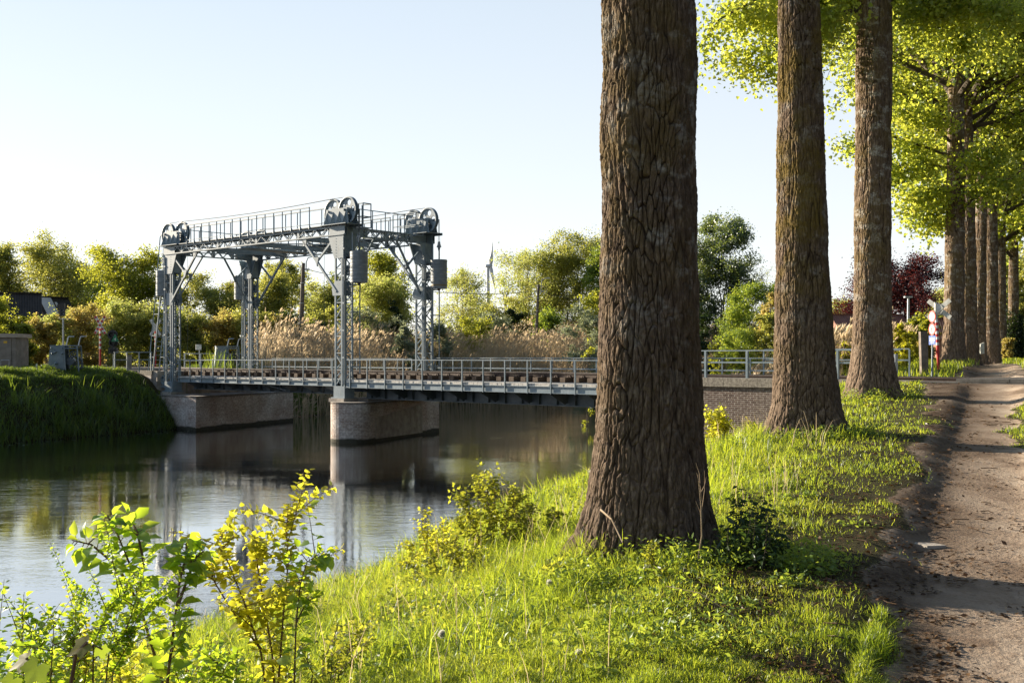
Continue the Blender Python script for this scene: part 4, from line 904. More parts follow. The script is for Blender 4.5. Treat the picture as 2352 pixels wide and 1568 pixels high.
# ---------------------------------------------------------------- railway track
tr = empty('railway_track', P(0, 2.45, 2.8), 'rusty rails on dark timber sleepers crossing the bridge', 'railway track')
bN, bF = 1.62, 3.10
for b in (bN, bF, bN + .22, bF - .22):
    m = MB()
    for a0_, a1_ in ((-60, .47), (.49, LAB - .5), (LAB - .48, 70)):
        m.beam(P(a0_, b, 2.955), P(a1_, b, 2.955), .13, .02); m.beam(P(a0_, b, 3.02), P(a1_, b, 3.02), .022, .12); m.beam(P(a0_, b, 3.088), P(a1_, b, 3.088), .066, .035)
    r_ = m.build('rail', M['rust'], tr)
    if b in (bN, bF): m = MB(); m.beam(P(-60, b, 3.1075), P(70, b, 3.1075), .05, .003); m.build('rail_head', M['railtop'], r_)
a = -14.3; rng = random.Random(5)
while a < LAB + 4:
    m = MB(); j = rng.uniform(-.04, .04); m.obox(P(a, 2.36 + j, 2.855), U, W, V3((0, 0, 1)), .125, 1.32, .09)
    s_ = m.build('sleeper', M['sleeper'], tr)
    for b in (bN, bF):
        m = MB()
        for q in (-.11, .11): m.prism([P(a - .09, b + q - .05, 2.946), P(a + .09, b + q - .05, 2.946), P(a + .03, b + q - .05, 3.02), P(a - .03, b + q - .05, 3.02)], W * .1)
        m.tube(P(a, b - .2, 2.94), P(a, b - .2, 3.0), .025, n=6)
        m.build('rail_chair', M['rust'], s_)
    a += .66
m = MB(); m.prism([P(-60, .6, 2.9), P(-25.3, .6, 2.9), P(-25.3, 4.2, 2.9), P(-60, 4.2, 2.9)], (0, 0, .1)); bed = m.build('ballast_bed', M['asphalt']); tag(bed, kind='structure')
cr = empty('crossing_boards', P(-29.5, 2.4, 3.0), 'grey flush boards laid between the rails where the footpath crosses', 'level crossing')
for b0_, b1_ in ((.75, bN - .06), (bN + .29, bF - .29), (bF + .06, 4.1)):
    m = MB()
    for i in range(6): m.prism([P(-26.6 - i * 1.5, b0_, 3.01), P(-26.6 - i * 1.5 - 1.48, b0_, 3.01), P(-26.6 - i * 1.5 - 1.48, b1_, 3.01), P(-26.6 - i * 1.5, b1_, 3.01)], (0, 0, .09 + .004 * (i % 2)))
    m.build('board', M['asphalt'], cr)
m = MB(); m.prism([P(LAB + 4.5, -.6, 2.96), P(LAB + 11.5, -1.2, 2.96), P(LAB + 11.5, 6, 2.96), P(LAB + 4.5, 6, 2.96)], (0, 0, .13)); road = m.build('road', M['concrete']); tag(road, kind='structure')
# ---------------------------------------------------------------- houses
def house(name, label, px, Y, wd_, dp, z0, he, hr, rot, wall, roof, wins=(), skylight=None, chim=None, over=.3):
    t = empty(name, (gx(px, Y), Y, z0), label, 'house', None, R(rot)); Mx = wm(t); T = lambda x, y, z: Mx @ V3((x, y, z))
    w2, d2 = wd_ / 2, dp / 2
    V_, Fq, uv = [], [], []
    def q(ps, uvs): b = len(V_); V_.extend([tuple(T(*p)) for p in ps]); uv.extend(uvs); Fq.append(tuple(range(b, b + len(ps))))
    m_ = MB(); quads = [((-w2, -d2), (w2, -d2)), ((w2, -d2), (w2, d2)), ((w2, d2), (-w2, d2)), ((-w2, d2), (-w2, -d2))]; u = 0
    for (x0, y0), (x1, y1) in quads:
        L = math.hypot(x1 - x0, y1 - y0); q([(x0, y0, 0), (x1, y1, 0), (x1, y1, he), (x0, y0, he)], [(u, 0), (u + L, 0), (u + L, he), (u, he)]); u += L
    for s_ in (-1, 1): q([(s_ * w2, -d2, he), (s_ * w2, d2, he), (s_ * w2, 0, he + hr), (s_ * w2, 0, he + hr)], [(0, he), (dp, he), (d2, he + hr), (d2, he + hr)])
    link_np('wall', np.array(V_), np.array(Fq), wall, t, uv=np.array(uv))
    m = MB(); k_ = hr / d2; o = over
    for s_ in (-1, 1):
        a, b = (-w2 - .15, 0, he + hr + .12), (w2 + .15, 0, he + hr + .12); c, d = (w2 + .15, s_ * (d2 + o), he - o * k_ + .12), (-w2 - .15, s_ * (d2 + o), he - o * k_ + .12)
        m.prism([T(*a), T(*b), T(*c), T(*d)], V3((0, 0, -.16)))
    m.beam(T(-w2 - .15, 0, he + hr + .14), T(w2 + .15, 0, he + hr + .14), .25, .12); rf = m.build('roof', roof, t)
    for (x, z, w_, h_) in wins:
        m = MB(); a = T(x, -d2 - .03, z); X = (T(1, 0, 0) - T(0, 0, 0)); N = (T(0, -1, 0) - T(0, 0, 0)); m.obox(a, X, N, V3((0, 0, 1)), w_ / 2, .04, h_ / 2); f = m.build('window', M['white'], t)
        m = MB()
        for s_ in (-1, 1): m.obox(a + X * s_ * w_ * .23 + N * .045, X, N, V3((0, 0, 1)), w_ * .19, .01, h_ * .42)
        m.build('pane', M['glass'], f)
    if skylight:
        for (x0, x1, f0_, f1_) in skylight:
            m = MB(); ps = []
            for x, f in ((x0, f0_), (x1, f0_), (x1, f1_), (x0, f1_)): ps.append(T(x, -(d2 + o) * (1 - f), he - o * k_ + (hr + o * k_) * f + .15))
            m.prism(ps, V3((0, 0, .06))); m.build('roof_panel', M['white'], t)
    if chim:
        m = MB(); c = T(chim[0], chim[1], he + hr * .8); m.obox(c + V3((0, 0, chim[3] / 2)), V3((1, 0, 0)), V3((0, 1, 0)), V3((0, 0, 1)), chim[2], chim[2], chim[3] / 2 + .4); m.build('chimney', wall if chim[2] > .2 else M['black'], t)
    return t
house('house', 'house with a large steep dark tiled roof behind the left hedge', 40, 92, 3.4, 5.4, 2.9, 2.6, 3.4, 24, M['brick_house'], M['roof_dark'], chim=(.5, .2, .08, .5))
house('house', 'small brick gabled house with white roof panels, right of the big dark roof', 119, 104, 3.4, 3.3, 2.9, 4.0, 2.3, 62, M['brick_house'], M['roof_dark'], skylight=((-1.5, -.2, .35, .95), (.0, .25, .3, .8)))
house('house', 'low house with dark grey roof, almost hidden above the orange hedge', 205, 100, 3.9, 4, 2.9, 3.7, .9, 3, M['brick_house'], M['roof_dark'], chim=(.5, .2, .06, .5))
house('house', 'red brick house with red tiled roof and white windows behind the third poplar', 1990, 100, 6.4, 5, 3.3, 2.6, 1.5, 4, M['brick_red'], M['roof_red'], wins=((-2.1, 2.0, .7, .8), (-1.1, 2.0, .7, .8), (2.4, 1.4, .7, .8), (-1.7, .6, .7, .9)), chim=(.8, 0, .3, .9))
house('house', 'house with brown tiled roof seen behind the crossed white boards', 2178, 92, 2.4, 4, 3.3, 2.0, 1.5, -10, M['brick_red'], M['roof_red'])

# ---------------------------------------------------------------- left bank things
def gear(m, c, r, th, ax, n=28):
    m.lathe(c, ax, [(-th, r * .82), (-th, r), (th, r), (th, r * .82), (-th, r * .82)], n); m.lathe(c, ax, [(-th * 1.6, 0), (-th * 1.6, r * .2), (th * 1.6, r * .2), (th * 1.6, 0)], 12)
    ax = V3(ax).normalized(); a = ax.cross(V3((0, 0, 1))).normalized(); b = ax.cross(a)
    for i in range(6): v = a * math.cos(i * 1.047) + b * math.sin(i * 1.047); m.beam(c + v * r * .1, c + v * r * .86, r * .13, th * 1.2, ax)
    for i in range(n * 2): v = a * math.cos(i * math.pi / n) + b * math.sin(i * math.pi / n); m.beam(c + v * r, c + v * r * 1.06, r * .05, th * 1.8, ax)
def winch(label, px, Y, rz, z0):
    t = empty('winch', (gx(px, Y), Y, z0), label, 'winch', 'hand winches beside the bridge', R(rz)); Mx = wm(t); T = lambda x, y, z: Mx @ V3((x, y, z)); X = T(1, 0, 0) - T(0, 0, 0); N = T(0, -1, 0) - T(0, 0, 0)
    m = MB()
    for y in (-.4, .36):
        m.prism([T(-.78, y, .02), T(.12, y, .02), T(.02, y, 1.4), T(-.66, y, 1.4)], N * .03)
    m.prism([T(-.78, -.4, .02), T(-.78, .36, .02), T(-.66, .36, 1.4), T(-.66, -.4, 1.4)], X * .02)
    m.prism([T(-.68, -.44, 1.4), T(.68, -.44, 1.4), T(.68, .4, 1.4), T(-.68, .4, 1.4)], V3((0, 0, .05))); m.build('side_plate', S, t)
    m = MB()
    for y in (-.43, .36):
        for a, b in (((.1, 0), (.02, 1.42)), ((.76, 0), (.66, 1.42)), ((.1, .06), (.76, .06)), ((.04, 1.3), (.67, 1.3))): m.beam(T(a[0], y, a[1]), T(b[0], y, b[1]), .06, .06)
    m.build('frame', S, t)
    m = MB(); gear(m, T(.43, .05, .5), .4, .03, N); gear(m, T(.42, -.2, 1.0), .17, .05, N); m.build('gear', M['dark_steel'], t)
    m = MB(); m.lathe(T(.26, 0, .62), N, [(-.3, .0), (-.3, .2), (.3, .2), (.3, 0)], 24); m.build('drum', M['dark_steel'], t)
    for x, z, r in ((-.4, 1.1, .07), (-.55, 1.02, .05), (-.36, .52, .08), (-.06, 1.02, .05), (-.62, .1, .03), (.0, .1, .03), (-.58, 1.3, .03), (-.05, 1.3, .03)):
        m = MB(); m.lathe(T(x, -.4, z), N, [(0, r), (.09, r), (.13, r * .5), (.17, 0)], 14)
        if r == .07: m.beam(T(-.4, -.5, 1.1), T(-.5, -.5, 1.25), .05)
        m.build('boss', S, t)
    m = MB()
    for x in (.02, .62): m.path([T(x, 0, 1.42), T(x + .1, 0, 1.85), T(x + .14, 0, 1.9), T(x + .4, 0, 1.9)], .03, 6)
    m.build('handle', M['galv'], t); return t
winch('blue-grey geared winch cabinet standing on top of the dark grass bank at left', 151, 57, 8, 2.88)
winch('geared winch on the far side of the track between the two left towers', 521, 68, 20, 2.95)

def striped_post(t, x, y, z0, z1, r, segs, name='post'):
    """segs: list of (fraction, material)"""
    a = z0; first = None
    for f, mt in segs:
        b = z0 + (z1 - z0) * f; m = MB(); m.tube(V3((x, y, a)), V3((x, y, b)), r, n=10); o = m.build(name if first is None else 'stripe', M[mt], t if first is None else first, True); first = first or o; a = b
    return first
t = empty('crossing_sign', at(230, 835, 62), 'red and white diagonal-cross crossing sign on striped post before the left hedge', 'railway sign')
x, y = gx(230, 62), 62
striped_post(t, x, y, 2.9, gz(748, 62), .055, [(.5, 'red')] + [(.5 + .5 * (i + 1) / 9, 'white' if i % 2 == 0 else 'red') for i in range(9)])
c = at(230, 746, 61.85)
for s_ in (-1, 1):
    d = V3((math.sin(R(30)) * s_, 0, math.cos(R(30)))); n_ = d.cross(V3((0, 1, 0))); L = .56; m = MB(); m.obox(c + V3((0, -.015 * s_, 0)), d, n_, V3((0, 1, 0)), L, .075, .01); ar = m.build('cross_arm', M['white'], t); m = MB()
    for i in (-.5, -.26, -.02, .24, .5): q = c + d * i + V3((0, -.03 - .015 * s_, 0)); m.prism([q - d * .09, q + n_ * .075, q + d * .09, q - n_ * .075], (0, .008, 0))
    m.build('red_lozenge', M['red'], ar)
t = empty('crossing_sign', at(357, 832, 72), 'grey back of a diagonal-cross crossing sign behind the ladder foot', 'railway sign')
x, y = gx(357, 72), 72; striped_post(t, x, y, 2.9, gz(745, 72), .06, [(.45, 'red')] + [(.45 + .4 * (i + 1) / 8, 'white' if i % 2 == 0 else 'red') for i in range(8)] + [(1, 'dirty_white')])
c = at(357, 752, 71.85)
for s_ in (-1, 1): d = V3((math.sin(R(32)) * s_, 0, math.cos(R(32)))); m = MB(); m.obox(c + V3((0, -.015 * s_, 0)), d, d.cross(V3((0, 1, 0))), V3((0, 1, 0)), .6, .09, .012); m.build('cross_arm', M['dirty_white'], t)

def text(body, loc, size, mat, parent, rot=(R(90), 0, 0), name='lettering', align='CENTER'):
    cu = bpy.data.curves.new(name, 'FONT'); cu.body = body; cu.size = size; cu.align_x = align; cu.align_y = 'CENTER'; cu.extrude = .002; cu.materials.append(mat)
    tmp = bpy.data.objects.new(name, cu); COL.objects.link(tmp); bpy.context.view_layer.update(); me = bpy.data.meshes.new_from_object(tmp.evaluated_get(bpy.context.evaluated_depsgraph_get())); bpy.data.objects.remove(tmp)
    o = bpy.data.objects.new(name, me); COL.objects.link(o); o.parent = parent; o.matrix_basis = wm(parent).inverted() @ (Matrix.Translation(loc) @ Matrix.Rotation(rot[2], 4, 'Z') @ Matrix.Rotation(rot[0], 4, 'X')); return o
Y = 60.5; t = empty('rail_signal', at(261, 845, Y), 'black two-disc railway signal with a green triangle showing number 4', 'signal')
m = MB(); m.tube(at(261, 850, Y), at(261, 770, Y), .035); m.build('post', M['galv'], t, True)
for py, r in ((763, .27), (781, .25)):
    c = at(258 if py < 770 else 260, py + 6, Y - .1); m = MB(); m.lathe(c, (0, 1, 0), [(-.02, 0), (-.02, r * .5), (-.16, r * .55), (-.16, r * .6), (0, r * .62), (0, r), (.03, r), (.03, 0)], 28); m.build('signal_disc', M['black'], t)
c = at(264, 777, Y - .38); m = MB(); m.prism([c + V3((-.21, 0, -.17)), c + V3((.21, 0, -.17)), c + V3((0, 0, .25))], (0, .012, 0)); g_ = m.build('green_triangle', M['green'], t); text('4', c + V3((0, -.006, -.05)), .24, M['white'], g_)
m = MB(); m.obox(at(260, 805, Y - .1), V3((1, 0, 0)), V3((0, 1, 0)), V3((0, 0, 1)), .22, .12, .17)
for dx in (-.1, .1): m.lathe(at(260, 805, Y - .22) + V3((dx, 0, 0)), (0, -1, 0), [(0, .06), (.06, .06), (.06, .05), (.01, .045), (.01, 0)], 12)
m.build('lamp_box', M['black'], t)
Y = 63; t = empty('traffic_light', at(143, 800, Y), 'dark twin-lamp traffic light on a grey pole before the orange hedge', 'traffic light')
m = MB(); m.tube(at(145, 845, Y), at(145, 730, Y), .05); m.tube(at(145, 805, Y), at(145, 790, Y), .075); m.build('pole', M['galv'], t, True)
m = MB(); m.obox(at(143.5, 711, Y - .05), V3((1, 0, 0)), V3((0, 1, 0)), V3((0, 0, 1)), .135, .1, .37); m.obox(at(134.5, 706, Y), V3((1, 0, 0)), V3((0, 1, 0)), V3((0, 0, 1)), .04, .1, .17); hd = m.build('lamp_head', M['black'], t); m = MB()
for py in (713, 721): m.lathe(at(144, py, Y - .16), (0, -1, 0), [(0, .085), (.1, .09), (.1, .08), (.01, .07), (.01, 0)], 16)
m.build('lens', M['dark_steel'], hd); m = MB(); m.beam(at(136, 732, Y), at(160, 732, Y), .03); m.build('bracket', M['galv'], t)
Y = 60; t = empty('utility_cabinet', at(10, 838, Y), 'brown concrete utility cabinet with overhanging lid and small yellow label at left edge', 'cabinet')
m = MB(); m.box((gx(-70, Y), Y, 2.8), (gx(36, Y), Y + 1.6, gz(775, Y))); m.build('body', M['cabinet'], t); m = MB(); m.box((gx(-73, Y), Y - .12, gz(775, Y)), (gx(41, Y), Y + 1.75, gz(766, Y))); m.build('lid', M['cabinet_top'], t)
m = MB(); m.box((gx(-30, Y), Y - .03, gz(838, Y)), (gx(26, Y), Y, gz(778, Y))); dr = m.build('door', M['cabinet'], t); m = MB(); m.box((gx(9, Y), Y - .045, gz(788, Y)), (gx(17, Y), Y - .03, gz(783, Y))); m.build('label_plate', M['yellow'], dr)
m = MB(); m.path([at(2, 838, Y - .2), at(2, 827, Y - .2), at(21, 827, Y - .2), at(21, 838, Y - .2)], .02, 6); g_ = m.build('hoop_rail', M['galv']); tag(g_, 'small galvanised hoop in front of the brown utility cabinet', 'railing')
def guard(label, pA, pB, zt, mids, n, mat, zb=None, w_=.06, name='guard_rail'):
    pA, pB = V3(pA), V3(pB); t = empty(name, (pA + pB) / 2, label, 'railing'); m = MB(); d = (pB - pA).normalized()
    for z in (zt,) + tuple(mids): m.beam(V3((*pA.xy, z)) - d * .05, V3((*pB.xy, z)) + d * .05, .05, .05)
    m.build('rail', mat, t)
    for i in range(n + 1): q = pA.lerp(pB, i / n); m = MB(); m.beam(V3((*q.xy, zb or (H(q.x, q.y) - .1))), V3((*q.xy, zt)), w_, w_, d); m.build('post', mat, t)
    return t
guard('blue-grey railing on the bank left of the ladder foot', (gx(264, 59), 59, 0), (gx(347, 60), 60, 0), 3.99, (3.58,), 3, S, zb=2.9)
guard('pale grey two-rail fence across the track behind the left towers', (gx(424, 67), 67, 0), (gx(562, 72), 72, 0), 3.94, (3.5,), 4, M['galv'], zb=2.9)
Y = 58.6; m = MB(); m.tube(at(297, 850, Y), at(297, 817, Y), .13, n=12); m.lathe(at(297, 817, Y), (0, 0, 1), [(0, .15), (.05, .16), (.05, 0)], 12); o = m.build('concrete_bollard', M['concrete'], smooth=True); tag(o, 'short pale concrete bollard behind the blue-grey railing on the left bank', 'bollard')
Y = 56; m = MB(); m.prism([at(81, 853, Y), at(84, 853, Y), at(85, 835, Y), at(82.5, 835, Y)], (0, .1, 0)); o = m.build('marker_stake', M['dirty_white']); tag(o, 'small white stake between the utility cabinet and the winch', 'stake')
Y = 69; t = empty('signal_box', at(456, 828, Y), 'small pale box on a thin post on the far fence at left', 'sign'); m = MB(); m.tube(at(458, 840, Y), at(458, 803, Y), .03); m.build('post', M['galv'], t); m = MB(); m.obox(at(456, 797, Y), V3((.95, .3, 0)).normalized(), V3((-.3, .95, 0)).normalized(), V3((0, 0, 1)), .17, .1, .17); m.build('box', M['dirty_white'], t)

# ---------------------------------------------------------------- right bank things
Y = 37.5; ang = R(-79); t = empty('sign_post', V3((gx(2141, Y), Y, H(gx(2141, Y), Y))), 'slim post with two round red-rimmed signs and a blue plate beside the path', 'road sign', None)
x = gx(2142, Y); m = MB(); m.tube(V3((gx(2140.5, Y), Y, H(x, Y) - .1)), V3((gx(2143, Y), Y, gz(713, Y))), .032); m.build('post', M['steel'], t, True)
X = V3((math.cos(ang), math.sin(ang), 0)); N = V3((math.sin(ang), -math.cos(ang), 0)); N = N if N.y < 0 else -N
for i, py in enumerate((727, 756)):
    c = at(2144.5, py, Y) + N * .05; r = .205; m = MB(); m.lathe(c, N, [(0, r), (.012, r), (.012, 0)], 40); f = m.build('round_sign', M['red'], t); m = MB(); m.lathe(c + N * .013, N, [(0, r * .72), (.003, r * .72), (.003, 0)], 40); ds = m.build('white_disc', M['white'], f)
    m = MB(); m.lathe(c - N * .012, N, [(0, 0), (0, r), (.011, r), (.011, 0)], 40); m.build('sign_back', M['dark_steel'], f)
    if i == 1:
        m = MB(); q = c + N * .02; K = V3((0, 0, 1)); Bx = lambda u_, v_, hu, hv: m.obox(q + X * u_ + K * v_, X, K, N, hu, hv, .003)
        m.lathe(q + K * .095, N, [(0, .022), (.004, .022), (.004, 0)], 12); Bx(0, .02, .024, .052)
        m.beam(q + K * -.02 + X * .008, q - K * .12 + X * .04, .02, .006, N); m.beam(q + K * -.02 - X * .008, q - K * .12 - X * .035, .02, .006, N); m.beam(q + K * .06, q + K * -.01 + X * .045, .014, .006, N); m.beam(q + K * .06, q - K * .01 - X * .045, .014, .006, N)
        m.build('walking_figure', M['black'], f)
c = at(2144.5, 781, Y) + N * .05; m = MB(); m.obox(c, X, V3((0, 0, 1)), N, .2, .155, .008); f = m.build('blue_plate', M['blue'], t); m = MB()
for v_, hu in ((.07, .15), (.045, .13), (.005, .15), (-.02, .15), (-.08, .1)): m.obox(c + N * .0095 + V3((0, 0, v_)), X, V3((0, 0, 1)), N, hu, .007, .001)
m.build('white_text_lines', M['white'], f)
Y = 40; t = empty('crossing_sign', at(2155, 845, Y), 'weathered white crossed boards on a leaning red and white striped post by the path', 'railway sign'); a, b = at(2156, 848, Y), at(2149, 694, Y); first = None; pf = 0
for f, mt in [(.36, 'red')] + [(.36 + .38 * (i + 1) / 9, 'white' if i % 2 == 0 else 'red') for i in range(9)] + [(1, 'dirty_white')]:
    m = MB(); m.tube(a.lerp(b, pf), a.lerp(b, f), .055, n=10); o = m.build('post' if first is None else 'stripe', M[mt], first or t, True); first = first or o; pf = f
c = at(2157, 710, Y - .1); XH = V3((.72, -.694, 0)); BN = V3((-.694, -.72, 0))
for s_ in (-1, 1):
    d = (XH * (math.cos(R(38)) * s_) + V3((0, 0, math.sin(R(38))))); nn_ = d.cross(BN); m = MB(); m.obox(c + BN * (.02 * s_), d, nn_, BN, .52, .08, .012)
    for q in (-1, 1): m.beam(c + d * q * .15 - nn_ * .09 + BN * .04, c + d * q * .15 + nn_ * .09 + BN * .04, .02, .02)
    m.build('crossed_board', M['dirty_white'], t)
m = MB(); m.obox(c + V3((0, .05, .0)), V3((1, 0, 0)), V3((0, 1, 0)), V3((0, 0, 1)), .13, .03, .2); m.build('mount', M['dirty_white'], t)
Y = 38.5; m = MB(); z = H(gx(2121, Y), Y) - .1; p_, q_ = V3((gx(2123, Y), Y, z)), at(2120, 761, Y); m.beam(p_, q_, .24, .2, V3((0, 1, 0))); o = m.build('concrete_post', M['postgrey']); tag(o, 'thick old concrete fence post at the end of the guard rail', 'post')
Y = 60; m = MB(); m.prism([at(2252, 812, Y), at(2261, 812, Y), at(2261, 786, Y), at(2252, 790, Y)], (0, .08, 0)); o = m.build('wooden_stake', M['dirty_white']); tag(o, 'thin pale slanted-top stake between the poplar trunks beyond the crossing', 'stake')
Y = 35.2; m = MB(); m.obox(V3((gx(2051, Y), Y, 3.4)), U, W, V3((0, 0, 1)), .12, .1, .42); o = m.build('junction_box', M['galv']); tag(o, 'small grey junction box on the guard rail right of the third poplar', 'box')
Y = 75; t = empty('street_lamp', at(2086, 800, Y), 'pale street lamp pole in front of the dark copper beech', 'street lamp'); m = MB(); m.tube(at(2086, 815, Y), at(2086.5, 683, Y), .11, .07, 10); m.build('pole', M['galv'], t, True); m = MB(); m.obox(at(2086, 682, Y), V3((1, 0, 0)), V3((0, 1, 0)), V3((0, 0, 1)), .26, .15, .05); m.build('lamp_head', M['galv'], t)
def pole(label, b, tp, Y, r0, r1, arm, light=True):
    t = empty('utility_pole', at(b[0], b[1], Y), label, 'utility pole', 'concrete utility poles carrying the wire'); m = MB(); m.tube(at(b[0], b[1] + 40, Y), at(*tp, Y), r0, r1, 10); m.build('pole', M['postgrey'], t, True); m = MB()
    for f in (.25, .5, .75): q = at(*b, Y).lerp(at(*tp, Y), f); m.tube(q, q + V3((0, 0, .06)), r0 * 1.03 + (r1 - r0) * f + .012, n=10)
    m.beam(at(tp[0] - 5, tp[1] + 14, Y), at(tp[0] + 14, tp[1] + 14, Y), .08); m.build('crossbar', M['galv'], t)
    if light: m = MB(); m.path([at(tp[0] + 6, tp[1] + 18, Y), at(tp[0] + 6.5, tp[1] - 2, Y), at(tp[0] + arm * .4, tp[1] - 12, Y), at(tp[0] + arm * .85, tp[1] - 15, Y)], .045, 6); m.obox(at(tp[0] + arm, tp[1] - 15, Y), V3((1, 0, 0)), V3((0, 1, 0)), V3((0, 0, 1)), .25, .12, .05); m.build('lamp_arm', M['galv'], t)
    return t
pole('thick leaning concrete pole with curved lamp arm, behind the reeds between the towers', (689, 790), (697, 604), 86, .24, .13, 26)
pole('slim dark pole with curved lamp arm rising from the reeds right of the wind turbine', (1230, 775), (1237, 654), 112, .19, .11, 20)
t = empty('utility_pole', at(1161, 712, 190), 'small forked pole top showing above the shrubs between turbine and right pole', 'utility pole'); m = MB(); m.tube(at(1162, 800, 190), at(1161, 684, 190), .25); m.tube(at(1161, 686, 190), at(1170, 664, 190), .12, n=5); m.tube(at(1161, 686, 190), at(1152, 668, 190), .1, n=5); m.build('pole', M['postgrey'], t)
m = MB()
def wire(a, b, sag, r): a, b = V3(a), V3(b); m.path([a.lerp(b, i / 14) - V3((0, 0, sag * 4 * (i / 14) * (1 - i / 14))) for i in range(15)], r, 4)
wire(at(702, 618, 86), at(1239, 668, 112), .95, .024); wire(at(1239, 668, 112), at(1420, 700, 118), .3, .024); wire(at(1239, 668, 112), at(1164, 684, 190), .6, .03)
wire_o = m.build('overhead_wire', M['cable']); tag(wire_o, 'thin overhead wire sagging between the concrete poles behind the gantry', 'wire')
# wind turbine far away
Y = 1400; t = empty('wind_turbine', at(1122, 760, Y), 'distant white wind turbine with two visible blades above the trees', 'wind turbine'); m = MB(); m.tube(at(1122.5, 790, Y), at(1120.5, 613, Y), 3.0, 1.9, 16); m.build('tower', M['turbine'], t, True)
m = MB(); c = at(1120, 611, Y); m.lathe(c - V3((3.6, 0, 0)), (1, 0, .05), [(0, 0), (1, 1.8), (4, 2.7), (8, 2.3), (9.2, 1.4), (9.8, 0)], 16); m.build('nacelle', M['turbine'], t, True)
hub = at(1126.5, 611, Y)
for ends, wd2 in (([(1127, 598), (1129.5, 582), (1131, 557)], 3.2), ([(1128.5, 620), (1132, 640), (1138.5, 673)], 2.2), ([(1121, 610), (1117, 609), (1113.5, 608)], 1.2)):
    m = MB(); pp = [hub] + [at(*e, Y) for e in ends]; m.path(pp, [1.6, wd2, 1.5, .3], 8); m.build('blade', M['turbine'], t, True)

# car and little sign on the far dike road
Y = 150; zc = 5.12; t = empty('parked_car', (gx(1680, Y), Y, zc), 'silver car parked on the far dike road between the two nearest poplars', 'car', None, R(-28)); Mx = wm(t); T = lambda x, y, z: Mx @ V3((x, y, z))
m = MB(); prof = [(-2.0, .35), (-2.0, .8), (-1.85, .95), (-1.2, 1.0), (-.75, 1.42), (1.1, 1.45), (1.75, .98), (2.0, .9), (2.02, .35)]; m.prism([T(x, -.82, z) for x, z in prof], T(0, 1.64, 0) - T(0, 0, 0)); body = m.build('body', M['car'], t)
m = MB(); 
for y in (-.835, .825): m.prism([T(-.98, y, 1.0), T(-.68, y, 1.36), T(1.0, y, 1.38), T(1.45, y, 1.0)], (T(0, 1, 0) - T(0, 0, 0)) * .01)
m.prism([T(-1.22, -.7, 1.03), T(-1.22, .7, 1.03), T(-.8, .66, 1.4), T(-.8, -.66, 1.4)], T(-.02, 0, .01) - T(0, 0, 0)); m.build('window', M['glass'], t)
for x in (-1.3, 1.3):
    for y in (-.8, .8): m = MB(); m.lathe(T(x, y, .33), T(0, 1, 0) - T(0, 0, 0), [(-.1, 0), (-.1, .33), (.1, .33), (.1, 0)], 18); wl_ = m.build('wheel', M['rubber'], t); m = MB(); m.lathe(T(x, y, .33), T(0, 1, 0) - T(0, 0, 0), [(-.11, 0), (-.11, .2), (.11, .2), (.11, 0)], 12); m.build('rim', M['galv'], wl_)
for y in (-.6, .6): m = MB(); m.obox(T(-2.0, y, .72), T(1, 0, 0) - T(0, 0, 0), T(0, 1, 0) - T(0, 0, 0), V3((0, 0, 1)), .02, .16, .08); m.build('headlight', M['white'], t)
Y = 148; t = empty('roadside_sign', at(1655, 795, Y), 'small white sign plate on a post left of the parked car', 'sign'); m = MB(); m.tube(at(1655, 800, Y), at(1655, 778, Y), .05); m.build('post', M['galv'], t); m = MB(); m.obox(at(1655.5, 773, Y), V3((1, 0, 0)), V3((0, 1, 0)), V3((0, 0, 1)), .22, .02, .36); m.build('plate', M['white'], t)
